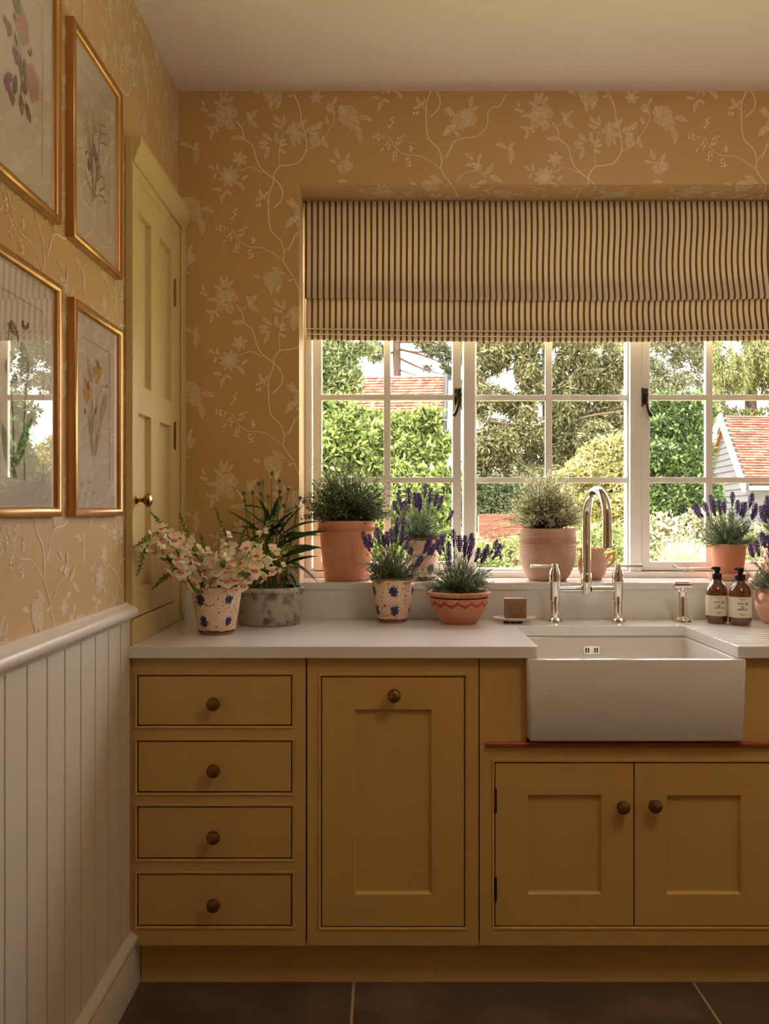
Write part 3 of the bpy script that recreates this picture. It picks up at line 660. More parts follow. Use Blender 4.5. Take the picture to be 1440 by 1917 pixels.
c4 = cabinet(x0, XR-.002, 'plain end base cabinet right of the sink cabinet'); op = (x0+.05, XR-.06, fz(1735), fz(1266))
frame_with(c4, x0, XR-.002, ZBm, ZT, [op]); OB().box(x0, XR-.002, CY+.0215, 2.97, ZBm, ZT).build('carcass', M_dark, c4, smooth=0)
shaker(c4, *op, (.08, .08, .08, .08), None, op[0]+.04, fz(1400))
pl = struct(MB().box(XL+.028, XR-.002, 2.44, 2.46, .0, ZBm-.001).box(XL+.027, XR-.002, 2.436, 2.44, 0, .004).build('baseboard_front', M_cab, smooth=0), 'ochre plinth board under the base cabinets')

# ---------------------------------------------------------------- worktop, upstand, sink
ZW0, ZW = .911, .943
SX0, SX1, SYB = .4176, .957, 2.80
b = MB()
pl_ = [(XL+.001, 2.37)]+[(SX0-.012+.012*math.sin(a), 2.382-.012*math.cos(a)) for a in [i*PI/12 for i in range(7)]]
pl_ += [(SX0, SYB-.02)]+[(SX0+.02-.02*math.cos(a), SYB-.02+.02*math.sin(a)) for a in [i*PI/12 for i in range(1, 7)]]
pl_ += [(SX1, SYB), (XR-.001, SYB), (XR-.001, 2.998), (XL+.001, 2.998)]
b.prism(pl_, ZW0, ZW)
g = [(2.3705, ZW0), (2.3705, ZW)]; yg = 2.43
for i in range(8):
    g += [(yg, ZW), (yg+.003, ZW-.0035), (yg+.009, ZW-.0035), (yg+.012, ZW)]; yg += .042
g += [(SYB, ZW), (SYB, ZW0)]
b.ext(g, SX1, XR-.001)
worktop = tag(b.build('worktop', M_quartz, smooth=0, bevel=.0015), 'white quartz worktop with drainer grooves and sink cutout', 'worktop')
up = tag(MB().box(XL+.022, XR-.001, 2.984, 2.9995, ZW+.0003, WZ0-.0005).build('upstand', M_quartz, smooth=0), 'low quartz upstand along the back wall below the sill', 'upstand')
def rr(x0, x1, y0, y1, r, z_, n=5):
    out = []
    for cx, cy, a0 in ((x1-r, y1-r, 0), (x0+r, y1-r, 90), (x0+r, y0+r, 180), (x1-r, y0+r, 270)):
        for i in range(n+1):
            a = math.radians(a0+90*i/n); out.append((cx+r*math.cos(a), cy+r*math.sin(a), z_))
    return out
OX0, OX1 = (985-720)/692, (1397-720)/692; OY0, OY1 = 2.358, 2.86; ZS0, ZS1 = .689, .9103
sink = tag(empty('sink', ((OX0+OX1)/2, 2.6, ZS0)), 'white belfast sink with a plain front set into the worktop', 'sink')
b = OB(); i_ = .024; tb = .007
b.loft([rr(OX0+tb+.004, OX1-tb-.004, OY0+.004, OY1-.006, .008, ZS0), rr(OX0+tb, OX1-tb, OY0+.001, OY1-.004, .012, ZS0+.004), rr(OX0+.001, OX1-.001, OY0, OY1, .012, ZS1-.006), rr(OX0+.002, OX1-.002, OY0+.002, OY1-.002, .012, ZS1-.0015), rr(OX0+.006, OX1-.006, OY0+.006, OY1-.006, .012, ZS1),
        rr(OX0+.018, OX1-.018, OY0+.018, SYB+.012, .012, ZS1), rr(OX0+.022, OX1-.022, OY0+.022, SYB+.008, .02, ZS1-.003), rr(OX0+i_, OX1-i_, OY0+i_, SYB+.006, .03, ZS1-.01), rr(OX0+.034, OX1-.034, OY0+.034, SYB-.005, .035, ZS0+.04), rr(OX0+.05, OX1-.05, OY0+.05, SYB-.02, .04, ZS0+.028)])
b.build('basin', M_sink, sink, smooth=40)
ovc = P(1107.5, 1217, SYB+.003); yy = ovc.y
b = OB(); b.loft([[(x, yy-.0005, z_) for x, _, z_ in [(p[0], 0, ovc.z+p[1]-0) for p in rr(ovc.x-.026, ovc.x+.026, -.0135, .0135, .006, 0)]],
                  [(x, yy-.003, z_) for x, _, z_ in [(p[0], 0, ovc.z+p[1]) for p in rr(ovc.x-.0255, ovc.x+.0255, -.013, .013, .006, 0)]]])
b.build('overflow_plate', M_chrome, sink, smooth=0)
b = OB()
for dx in (-.018, -.0105, .0105, .018): b.box(ovc.x+dx-.0025, ovc.x+dx+.0025, yy-.0034, yy-.0028, ovc.z-.008, ovc.z+.008)
b.build('overflow_slots', M_black, sink, smooth=0)
b = OB().lathe([(.003, .0026), (.004, .0042), (0, .0045)], (ovc.x, yy, ovc.z), 12, axis='-y').build('overflow_screw', M_chrome, sink)

# ---------------------------------------------------------------- bridge tap and spray
TY = 2.90; tp0 = P(1039, 1165, TY); tp1 = P(1157, 1165, TY); xm = P(1098, 0, TY).x; ZK = ZW+.0002
tapo = tag(empty('bridge_tap', (xm, TY, ZK)), 'polished chrome bridge tap with tall curved spout behind the sink', 'tap')
zbr = P(0, 1103, TY).z; st_ = TY/F
for X in (tp0.x, tp1.x):
    OB().lathe([(.024, 0), (.0255, .003), (.024, .008), (.016, .012), (.014, .014), (.0140, .07), (.0165, .073), (.0165, zbr-ZK+.022), (.0190, zbr-ZK+.026), (.0175, zbr-ZK+.034), (.0190, zbr-ZK+.042), (.0165, zbr-ZK+.058), (.0105, zbr-ZK+.072), (.010, zbr-ZK+.082), (.009, zbr-ZK+.084), (0, zbr-ZK+.084)], (X, TY, ZK), 32).build('pillar', M_chrome, tapo)
    sg = -1 if X < xm else 1; zl = zbr+.0765
    OB().lathe([(.0035, 0), (.0035, .004), (.0048, .02), (.0066, .055), (.0066, .072), (0, .0725)] if sg > 0 else [(.0035, 0), (.0035, -.004), (.0048, -.02), (.0066, -.055), (.0066, -.072), (0, -.0725)], (X+sg*.008, TY, zl), 20, axis='x').build('lever', M_chrome, tapo)
OB().tube([(tp0.x+.012, TY, zbr), (xm-.016, TY, zbr)], .0105, 24).tube([(xm+.016, TY, zbr), (tp1.x-.012, TY, zbr)], .0105, 24).build('bridge_pipe', M_chrome, tapo)
OB().lathe([(0, zbr-.028), (.007, zbr-.026), (.012, zbr-.020), (.014, zbr-.016), (.0165, zbr-.012), (.0165, zbr+.014), (.018, zbr+.017), (.0175, zbr+.03), (.0165, zbr+.052), (.0135, zbr+.056)], (xm, TY, 0), 32).build('spout_body', M_chrome, tapo)
rs = .090; ztop = 1.388-.0125; zc = ztop-rs; dx, dy = .012, -1.0; nd = math.hypot(.10, 1); dx, dy = .13, -.99
pts = [(xm, TY, zbr+.05), (xm, TY, zc-.05), (xm, TY, zc-.02)]+[(xm+dx*(rs-rs*math.cos(a)), TY+dy*(rs-rs*math.cos(a)), zc+rs*math.sin(a)) for a in [PI*i/24 for i in range(25)]]
ex, ey = xm+dx*2*rs, TY+dy*2*rs
zo = P(0, 1026, ey).z; pts += [(ex, ey, zc-.03), (ex, ey, zo+.012)]
OB().tube(pts, .0148, 28).lathe([(.0154, zo), (.0154, zo+.013), (.0148, zo+.015)], (ex, ey, 0), 28).build('spout', M_chrome, tapo)
sy = TY-.0; sx = P(1278, 0, sy).x
spr = tag(empty('side_spray', (sx, sy, ZK)), 'small chrome hand spray standing right of the tap', 'tap')
OB().lathe([(.0275, 0), (.028, .003), (.024, .012), (.0175, .017), (.0165, .020), (.014, .05), (.0125, .08), (.0135, .10), (.0145, .103), (.010, .104), (0, .104)], (sx, sy, ZK), 32).build('stand', M_chrome, spr)
OB().lathe([(0, -.030), (.010, -.029), (.0135, -.024), (.0135, .018), (.0142, .019), (.0142, .022), (.0105, .023), (.0105, .029), (0, .030)], (sx, sy, ZK+.122), 28, axis='x').lathe([(.009, .098), (.011, .114)], (sx, sy, ZK), 20).build('spray_head', M_chrome, spr)

# ---------------------------------------------------------------- soap
sy = 2.885; sp_ = P(963, 0, sy).x
dish = tag(empty('soap_dish', (sp_, sy, ZK)), 'small cream ceramic soap dish beside the sink', 'dish')
b = MB(); b.lathe([(0, .006), (.040, .007), (.060, .011), (.069, .016), (.0705, .0175), (.068, .0185), (.058, .0145), (.03, .0115), (0, .011)], n=40, sy=.72).build('plate', M_dish, dish)
b = MB().lathe([(.010, 0), (.010, .007)], (-.027, -.012, 0), 12).lathe([(.010, 0), (.010, .007)], (.016, -.012, 0), 12).lathe([(.010, 0), (.010, .007)], (0, .025, 0), 12).build('feet', M_rim, dish)
soap = tag(empty('soap_bar', (sp_+.003, sy-.002, ZK+.0148), -.08), 'square brown bar of soap with a round stamp standing on the dish', 'soap')
MB().box(-.036, .036, -.017, .017, 0, .066).build('bar', M_soap, soap, smooth=0, bevel=.003)
b = MB(); 
for r0 in (.0215, .017): b.loft([[(r*math.cos(a), y_, .032+r*math.sin(a)) for a in [2*PI*i/32 for i in range(32)]] for r, y_ in ((r0, -.0168), (r0-.0004, -.0176), (r0-.0012, -.0176), (r0-.0016, -.0168))], False, False)
for i in range(12):
    a = 2*PI*i/12; b.lathe([(.001, 0), (.001, .0006)], (.0193*math.cos(a), -.0168, .032+.0193*math.sin(a)), 6, axis='-y')
b.build('stamp', M_soapd, soap)

# ---------------------------------------------------------------- bottles
def bottle(px, Y, label, last, txt):
    x = (px-720)*Y/F; root = tag(empty('pump_bottle', (x, Y, ZK)), label, 'bottle', 'amber pump bottles by the drainer')
    r = .0345
    MB().lathe([(0, .003), (.024, .001), (.029, 0), (.0335, .005), (r, .012), (r, .098), (.0335, .108), (.029, .120), (.020, .131), (.0145, .137), (.013, .145), (.013, .150), (0, .150)], n=44).build('glass_body', M_amber, root)
    a0 = 3.0; b = MB(); n_ = 44; rl = r+.0004
    L = [[(rl*math.sin(-a0+2*a0*i/n_), -rl*math.cos(-a0+2*a0*i/n_), z_) for i in range(n_+1)] for z_ in (.026, .092)]
    b.loft(L, False, False, close=False); b.build('paper_label', M_label, root, smooth=60, recalc=False)
    b = MB().lathe([(.0155, .144), (.0155, .161), (.014, .1625), (.008, .163), (.008, .170), (.011, .171), (.0115, .182), (.010, .184), (0, .1845)], n=28)
    b.tube([(0, 0, .179), (-.012, -.004, .1805), (-.020, -.007, .179)], [.006, .0045, .0035], 10).build('pump', M_black, root)
    rt = rl+.0003
    for s_, z_, w_, sh in (('PLUM & ASHBY', .0860, .0036, 0), ('LONDON', .0815, .0018, 0), ('wild fig', .0715, .0118, .35), ('and', .0620, .0080, .35), ('saffron', .0535, .0118, .35), (txt, .0385, .0027, 0), ('300ml 10fl oz', .0340, .0024, 0)):
        text(s_, w_, M_ink, 'lettering', root, (-.006, 0, z_), rt, sh, thick=.00013)
    return root
bottle(1342.5, 2.875, 'left amber glass pump bottle with cream label', 0, 'Hand & Body Wash')
bottle(1386, 2.825, 'right amber glass pump bottle, nearer the pink jug', 1, 'Hand & Body Lotion')

# ---------------------------------------------------------------- plants: pieces
def arr(vs): return np.array([tuple(v) for v in vs], dtype=float)
def stems_foliage(base, tips, bend, Lf, Wf, per, t0=.25, spread=.9, jit=.003, up=0.0, rb=None):
    """leafy stems from base to each tip; returns leaf verts and stem polylines"""
    PP, DD, LL = [], [], []; lines = []
    for tpp in tips:
        b0 = np.array(base)+(R.normal(size=3)*np.array([1, 1, 0])*(rb or .012)); tpv = np.array(tpp); mid = b0*.5+tpv*.5+R.normal(size=3)*bend; mid[2] += abs(bend)*.8
        ts = np.linspace(0, 1, 7)[:, None]; path = (1-ts)**2*b0+2*ts*(1-ts)*mid+ts**2*tpv; lines.append(path)
        t = np.sort(R.uniform(t0, 1, per))[:, None]; pos = (1-t)**2*b0+2*t*(1-t)*mid+t**2*tpv+R.normal(size=(per, 3))*jit
        d = 2*(1-t)*(mid-b0)+2*t*(tpv-mid); d /= np.linalg.norm(d, axis=1, keepdims=True)
        dd = d+R.normal(size=(per, 3))*spread; dd[:, 2] += up
        PP.append(pos); DD.append(dd); LL.append(np.full(per, 1.0)*(1-.4*t[:, 0]))
    Pn, Dn, l_ = np.concatenate(PP), np.concatenate(DD), np.concatenate(LL)
    l_ = l_*Lf*R.uniform(.6, 1.2, len(l_)); return leaves(Pn, Dn, l_, Wf*R.uniform(.7, 1.2, len(l_)), .15), lines
def lines_obj(lines, r, m, parent, name='stems', n=5):
    b = MB()
    for p in lines: b.tube(p, [r*(1-.6*i/(len(p)-1)) for i in range(len(p))], n)
    return b.build(name, m, parent, recalc=False)
def dome(c, rx, ry, rz, n, lo=.5):
    out = []
    while len(out) < n:
        v = R.normal(size=3); v /= np.linalg.norm(v); v[2] = abs(v[2])
        r_ = R.uniform(lo, 1)**.6; out.append(np.array(c)+v*np.array([rx, ry, rz])*r_)
    return out
def spike_mesh(seed):
    rnd = random.Random(seed); b = MB(); wh = 6
    for k in range(wh):
        z_ = k/wh; rr_ = .30*math.sin(PI*(.22+.72*z_)); nn_ = 6
        for i in range(nn_):
            a = 2*PI*i/nn_+k*.6+rnd.uniform(-.3, .3); c = Vector((rr_*math.cos(a), rr_*math.sin(a), z_*.95)); o = Vector((math.cos(a), math.sin(a), .7)).normalized()*.17; s_ = o.orthogonal().normalized()*.09; t_ = o.cross(s_).normalized()*.09
            b.add([c-o*.6, c+s_, c+t_, c-s_, c-t_, c+o], [(0,1,2),(0,2,3),(0,3,4),(0,4,1),(5,2,1),(5,3,2),(5,4,3),(5,1,4)])
    b.lathe([(.02, -.05), (.10, .1), (.16, .35), (.15, .6), (.08, .9), (0, 1.0)], n=7)
    me = b.build('flower_spike', L_purple, None, smooth=0, recalc=False); d = me.data; bpy.data.objects.remove(me); return d
SPIKES = [spike_mesh(i) for i in range(4)]
def put(me, name, parent, loc, direction, scale, spin=0):
    o = bpy.data.objects.new(name, me); col.objects.link(o); o.parent = parent
    g = Vector((0, 0, 0)); p = parent
    while p: g += p.location; p = p.parent
    o.location = Vector(loc)-g; q_ = Vector(direction).to_track_quat('Z', 'Y') @ Quaternion((0, 0, 1), spin); o.rotation_mode = 'QUATERNION'; o.rotation_quaternion = q_
    o.scale = (scale,)*3 if not hasattr(scale, '__len__') else scale; return o
def lavender(root, c, heads, Y, rx, rz, nst=95, dy=.05, pm=L_lav, lf=.021, hs=1.0, ry=None):
    """c: soil centre (world)"""
    g = root.location
    tips = dome(c, rx*1.12, min(ry or rx*.85, 3.19-c[1]), rz*1.22, int(nst*1.25), .4); tips = [np.array([t_[0], min(t_[1], 2.972 if c[2] < 1.1 and t_[2] < 1.09 else 3.195), t_[2]]) for t_ in tips]
    V, lines = stems_foliage(c, tips, .012, lf, .0028, 34, .12, .55, .002, .25)
    npmesh('foliage', V-np.array(g), quads(V), pm, root)
    hl = []
    for (px, py) in heads:
        yy_ = Y+random.uniform(-dy, dy); tip = P(px, py, yy_); base = Vector(c)+Vector((random.uniform(-.02, .02), random.uniform(-.02, .02), 0))
        mid = base*.4+tip*.6+Vector((0, 0, -.01)); mid.x = base.x*.35+tip.x*.65
        s_ = random.uniform(.036, .048)*hs; d = (tip-mid).normalized()+Vector((0, 0, .8)); d.normalize(); b0 = tip-d*s_*.5
        hl.append([base, base*.6+mid*.4, mid, b0*.7+mid*.3, b0]); put(random.choice(SPIKES), 'flower_spike', root, b0, d, (s_*.62, s_*.62, s_*.95), random.random()*6)
        for k in range(3):
            t_ = random.uniform(.2, .7); pp = b0.lerp(mid, t_*.5); put(random.choice(SPIKES), 'flower_spike', root, pp, d, (s_*.3, s_*.3, s_*.3), random.random()*6)
    o = lines_obj([[Vector(p)-g for p in l] for l in crl(lines)+hl], .0014, L_stem, root)
def crl(lines): return [[Vector(p) for p in l] for l in lines]
def soil(root, r, z_, sy_=1): MB().lathe([(r, z_-.012), (r, z_-.001), (r*.5, z_+.003), (0, z_+.004)], n=28, sy=sy_).build('soil', M_soil, root)
def potwall(out, th=.006, n=48, m=None, name='pot', root=None, sy=1, rimdrop=0):
    """out: outer profile bottom->top; makes a hollow pot"""
    inn = [(max(r-th, .004), z_) for r, z_ in reversed(out)]; inn = [(r, z_) for r, z_ in inn if z_ > out[0][1]+.008]
    prof = [(0, 0)]+out+[(out[-1][0]-th*.5, out[-1][1]+.0015)]+inn+[(0, out[0][1]+.010)]
    return MB().lathe(prof, n=n, sy=sy).build(name, m, root)
def pr_at(out, z_):
    for (r0, z0), (r1, z1) in zip(out, out[1:]):
        if z0 <= z_ <= z1 and z1 > z0: return r0+(r1-r0)*(z_-z0)/(z1-z0)
    return out[-1][0]
def decals(root, out, items, name, mats, sy=1, h=.0005):
    b = MB()
    for (a, z_, pts, m_) in items:
        R0 = pr_at(out, z_); q_ = []
        for u, v in pts:
            zz = z_+v; rr_ = pr_at(out, zz)+h*(1+m_*.3); aa = a+u/R0; q_.append((rr_*math.sin(aa), -rr_*math.cos(aa)*sy, zz))
        cc = (sum(p[0] for p in q_)/len(q_), sum(p[1] for p in q_)/len(q_), sum(p[2] for p in q_)/len(q_))
        k = len(q_); rr_ = pr_at(out, z_)+h*(1+m_*.3); cc = (rr_*math.sin(a+sum(p[0] for p in pts)/len(pts)/R0), -rr_*math.cos(a+sum(p[0] for p in pts)/len(pts)/R0)*sy, z_+sum(p[1] for p in pts)/len(pts))
        b.add(q_+[cc], [(i, (i+1) % k, k) for i in range(k)], m_)
    return b.build(name, mats, root, recalc=False, smooth=0)
def blue_pot(c, rb, rt, h, label, ph=0, seed=1):
    rnd = random.Random(seed); root = tag(empty('flower_pot', c), label, 'pot', 'blue flowered ceramic pots')
    out = [(rb*.92, 0), (rb, .004), (rb*1.08, h*.1), (rb+(rt-rb)*.55, h*.45), (rt*.97, h*.88), (rt*.955, h*.90), (rt, h*.97), (rt, h)]
    potwall(out, .006, 48, M_cream, 'pot', root)
    band = [(pr_at(out, z_)+.0006, z_) for z_ in (.0, .006, h*.1)]
    b = MB()
    L = []
    for i, z_ in enumerate((.0005, h*.045, h*.09)):
        L.append([((pr_at(out, z_)+.0007)*math.cos(a), (pr_at(out, z_)+.0007)*math.sin(a), z_+(.0025*math.sin(9*a+i)*math.sin(4*a) if i == 2 else 0)) for a in [2*PI*k/64 for k in range(64)]])
    b.loft(L, False, False).build('worn_clay_foot', M_rim, root, recalc=False); b = MB()
    L = [[(r_*math.cos(a), r_*math.sin(a), z_+(.0015*math.sin(11*a)*math.sin(5*a) if q_ == 0 else 0)) for a in [2*PI*k/64 for k in range(64)]] for q_, (r_, z_) in enumerate(((rt+.0005, h-.004), (rt+.0007, h+.0008), (rt-.003, h+.0025), (rt-.0065, h+.0008)))]
    b.loft(L, False, False).build('worn_clay_rim', M_rim, root, recalc=False)
    it = []
    def blob(a, z_, r_, m_, n_=7, rag=.3):
        it.append((a, z_, [(r_*(1-rag*rnd.random())*math.cos(2*PI*i/n_), r_*(1-rag*rnd.random())*math.sin(2*PI*i/n_)) for i in range(n_)], m_))
    for row, z_ in enumerate((h*.28, h*.72)):
        for i in range(5):
            a = ph+2*PI*i/5+(.0 if row else .06); big = .0155 if i % 2 == 0 else .0120
            blob(a, z_, big*.75, 0, 9, .15)
            for k in range(9):
                t_ = 2*PI*k/9+rnd.uniform(-.2, .2); blob(a+big*.85*math.cos(t_)/rt, z_+big*.85*math.sin(t_), big*.34, 0, 6)
            for k in range(5):
                t_ = rnd.random()*6.28; blob(a+big*1.35*math.cos(t_)/rt, z_+big*1.3*math.sin(t_), .0022, 0, 5)
            for k in range(4): blob(a+rnd.uniform(-.5, .5)*big/rt, z_+rnd.uniform(-.5, .5)*big, .0022, 2, 5)
    for i in range(110): blob(rnd.random()*6.28, rnd.uniform(h*.12, h*.86), rnd.choice((.0017, .0023, .0031)), 1, 6, .25)
    for i in range(12): blob(rnd.random()*6.28, rnd.uniform(h*.86, h*.93), .0028, 0 if i % 2 else 1, 6)
    M3 = [M_blue, M_brown, mat('dark_blue_glaze', (26, 30, 72), .4)]
    decals(root, out, it, 'painted_flowers', M3)
    soil(root, rt-.007, h*.90)
    return root
def pot(name, c, label, out, m, th=.006, soilz=None, sy=1, group=None):
    root = tag(empty(name, c), label, 'pot', group); potwall(out, th, 48, m, 'pot', root, sy)
    if soilz: soil(root, pr_at(out, soilz)-th-.0005, soilz, sy)
    return root
def plant(name, base, label, cat='plant', group=None): return tag(empty(name, base), label, cat, group)
def zz4(x, y): return (540+x/3.6, 820+y/3.6)
def zzb(x, y): return (1300+x/6.84, 900+y/6.84)

# lavender in blue pot on the worktop
Y5 = 2.912; c = Vector((P(736, 0, Y5).x, Y5, ZK)); blue_pot(c, .047, .0725, .145, 'blue flowered ceramic pot of lavender on the worktop before the sill', .02, 3)
sp5 = c+Vector((0, 0, .132)); pl5 = plant('lavender_plant', sp5, 'lavender bush in the blue flowered pot on the worktop', group='potted lavenders')
lavender(pl5, sp5, Z([(520,690),(548,680),(600,635),(508,655),(690,640),(640,680),(725,615),(770,645),(665,665),(800,690),(955,680),(975,735),(940,715),(890,820),(735,560),(775,555),(1010,710)], zz4), Y5-.01, .108, .125, 110, .04)
# lavender in blue pot on the sill
Y4 = 3.095; ZSL = 1.0673; c = Vector((P(790, 0, Y4).x, Y4, ZSL)); blue_pot(c, .046, .068, .145, 'blue flowered ceramic pot on the sill, half hidden behind lavender', .5, 8)
sp4 = c+Vector((0, 0, .132)); pl4 = plant('lavender_plant', sp4, 'tall lavender on the sill behind the front lavender', group='potted lavenders')
lavender(pl4, sp4, Z([(742,395),(808,365),(920,345),(958,372),(885,430),(1028,420),(945,440),(765,465),(855,400),(715,450),(1100,510),(795,440),(880,400),(1000,395),(1050,660)], zz4), Y4, .095, .155, 90, .04)
# lavender in the zigzag bowl
Y6 = 2.876; c = Vector((P(859.5, 0, Y6).x, Y6, ZK)); out6 = [(.052, 0), (.056, .003), (.068, .018), (.085, .045), (.0925, .070), (.094, .088), (.096, .092), (.1010, .094), (.1015, .100), (.0985, .104)]
bw = pot('terracotta_bowl', c, 'orange terracotta bowl with wavy brown zigzag on the worktop', out6, M_terra3, .006, .096)
it = []
for i in range(26):
    a = 2*PI*i/26; s_ = 1 if i % 2 else -1; it.append((a, .066, [(-.0125, -.007*s_-.0056), (-.0125, -.007*s_+.0056), (.0125, .007*s_+.0056), (.0125, .007*s_-.0056)], 0))
decals(bw, out6, it, 'zigzag_band', [M_tdark], h=.0009)
b = MB()
for i in range(72):
    a = 2*PI*i/72; b.lathe([(0, -.0045), (.003, -.003), (.0040, 0), (.003, .003), (0, .0045)], (.1015*math.cos(a), .1015*math.sin(a), .097), 6)
b.build('crimped_rim', M_terra3, bw)
sp6 = c+Vector((0, 0, .096)); pl6 = plant('lavender_plant', sp6, 'lavender bush growing in the zigzag terracotta bowl', group='potted lavenders')
lavender(pl6, sp6, Z([(1112,645),(1235,670),(1150,690),(1080,725),(1190,690),(1225,755),(1280,770),(1340,745),(1400,710),(1035,685),(1010,715),(1080,800),(1195,740),(1320,780),(1420,745),(1240,700)], zz4), Y6-.01, .115, .125, 120, .04)
# tall terracotta pot with rosemary
Y3 = 3.095; c = Vector((P(649, 0, Y3).x, Y3, ZSL)); out3 = [(.0745, 0), (.078, .004), (.083, .045), (.0835, .05), (.085, .052), (.095, .165), (.0955, .170), (.0985, .172), (.1, .182), (.1, .200), (.0985, .207)]
pt3 = pot('terracotta_pot', c, 'tall terracotta pot with corded rim at the left of the sill', out3, M_terra, .008, .198, group='terracotta pots on the sill')
b = MB()
for i in range(110):
    a = 2*PI*i/110; rr_ = .0995
    b.tube([(rr_*math.cos(a), rr_*math.sin(a), .174), ((rr_+.0012)*math.cos(a+.03), (rr_+.0012)*math.sin(a+.03), .180), (.1*math.cos(a+.06), .1*math.sin(a+.06), .186)], .0016, 5)
b.build('rope_moulding', M_terra, pt3)
sp3 = c+Vector((0, 0, .198)); pl3 = plant('rosemary_bush', sp3, 'dense dark green rosemary bush in the tall terracotta pot')
tips = [t for t in dome(sp3+Vector((0, 0, .02)), .172, .115, .212, 300, .35)]
tips = [np.array([t[0], min(t[1], 3.18 if t[0] > -.27 else 2.96), t[2]]) for t in tips]
V, lines = stems_foliage(sp3, tips, .02, .021, .0050, 36, .22, .75, .003, .2, .03)
g = np.array(sp3); npmesh('foliage', V-g, quads(V), L_rose, pl3); lines_obj([[Vector(p)-sp3 for p in l] for l in lines], .0014, M_twig, pl3)
fl_ = leaves(np.array([[*(P(px, py, 3.02+random.uniform(-.02, .02)))] for px, py in [(random.gauss(722, 7), random.gauss(918, 14)) for _ in range(30)]+[(random.gauss(630, 30), random.gauss(880, 12)) for _ in range(40)]]), R.normal(size=(70, 3)), .012, .007)
L_mauve = leafmat('mauve_flower', [(176, 132, 146), (150, 110, 130)], .3); npmesh('blossoms', fl_-g, quads(fl_), L_mauve, pl3)['label'] = 'small mauve blossoms'
# big pale terracotta pot and shrub
Y7 = 3.10; c = Vector((P(1025, 0, Y7).x, Y7, ZSL)); out7 = [(.062, 0), (.068, .004), (.080, .022), (.092, .05), (.0985, .085), (.1, .118), (.102, .120), (.102, .125), (.0985, .127), (.0985, .146), (.1015, .148), (.1015, .154), (.0995, .156), (.0995, .176), (.0985, .181)]
pt7 = pot('terracotta_pot', c, 'wide pale terracotta pot with stamped flower band at the sill centre', out7, M_terra2, .009, .172, group='terracotta pots on the sill')
b = MB()
for i in range(26):
    a = 2*PI*i/26; cc = Vector((.0985*math.cos(a), .0985*math.sin(a), .1365)); tx = Vector((-math.sin(a), math.cos(a), 0))
    for k in range(8):
        t_ = 2*PI*k/8; e0, e1 = cc+tx*.0025*math.cos(t_)+Vector((0, 0, .0025*math.sin(t_))), cc+tx*.009*math.cos(t_)+Vector((0, 0, .0075*math.sin(t_)))
        b.tube([e0, (e0+e1)/2, e1], [.0007, .0015, .0006], 5)
b.build('flower_relief', M_terra2, pt7)
sp7 = c+Vector((0, 0, .172)); pl7 = plant('variegated_shrub', sp7, 'airy pale variegated shrub in the wide terracotta pot')
tips = dome(sp7+Vector((.0, 0, .02)), .150, .11, .205, 300, .35)+[np.array(P(px, py, 3.02)) for px, py in ((938,930),(930,950),(945,970),(900,1000),(912,985),(885,1010),(1130,960),(1120,975))]
tips = [np.array([t[0], min(t[1], 3.19), t[2]]) for t in tips]
V, lines = stems_foliage(sp7, tips, .03, .0165, .0052, 34, .4, .9, .005, .1, .012)
g = np.array(sp7); npmesh('foliage', V-g, quads(V), L_pale, pl7); lines_obj([[Vector(p)-sp7 for p in l] for l in lines], .0015, M_twig, pl7)
# small jug behind the tap
Y8 = 3.12; c = Vector((P(1109, 0, Y8).x, Y8, ZSL)); out8 = [(.031, 0), (.034, .003), (.046, .022), (.053, .048), (.0525, .066), (.044, .085), (.041, .093), (.045, .104), (.049, .110)]
jg = pot('terracotta_jug', c, 'small terracotta jug with crimped rim behind the tap', out8, M_terra2, .005)
b = MB(); b.tube(crom([(.046, -.02, .074), (.062, -.026, .094), (.070, -.03, .084), (.066, -.028, .062), (.048, -.02, .044)], 5), .0052, 8).build('handle', M_terra, jg)
b = MB()
for i in range(20):
    a = 2*PI*i/20; b.lathe([(0, -.006), (.006, -.003), (.0065, .001), (.004, .005), (0, .006)], (.047*math.cos(a), .047*math.sin(a), .108), 8)
b.build('crimped_rim', M_terra, jg)
L_red = leafmat('red_flower', [(206, 92, 84), (226, 140, 130)], .3)
# pot with saucer
Y9 = 3.10; X9 = P(1364, 0, Y9).x; c = Vector((X9, Y9, ZSL))
sau = tag(empty('saucer', c), 'terracotta saucer on the sill under the lavender pot', 'saucer'); MB().lathe([(0, 0), (.062, 0), (.066, .004), (.0735, .021), (.0735, .024), (.070, .024), (.064, .008), (.06, .007), (0, .007)], n=40).build('dish', M_terra4, sau)
c = c+Vector((0, 0, .0072)); out9 = [(.046, 0), (.048, .002), (.0605, .110), (.061, .119)]
pt9 = pot('terracotta_pot', c, 'plain terracotta pot standing in a saucer at the right of the sill', out9, M_terra3, .005, .111, group='terracotta pots on the sill')
sp9 = c+Vector((0, 0, .111)); pl9 = plant('lavender_plant', sp9, 'lavender bush in the terracotta pot with saucer', group='potted lavenders')
lavender(pl9, sp9, Z([(215,230),(490,190),(385,310),(735,215),(320,295),(555,295),(650,330),(780,340),(40,345),(140,325),(610,340),(240,310),(780,400),(460,450),(5,360)], zzb), Y9-.02, .122, .135, 130, .04)
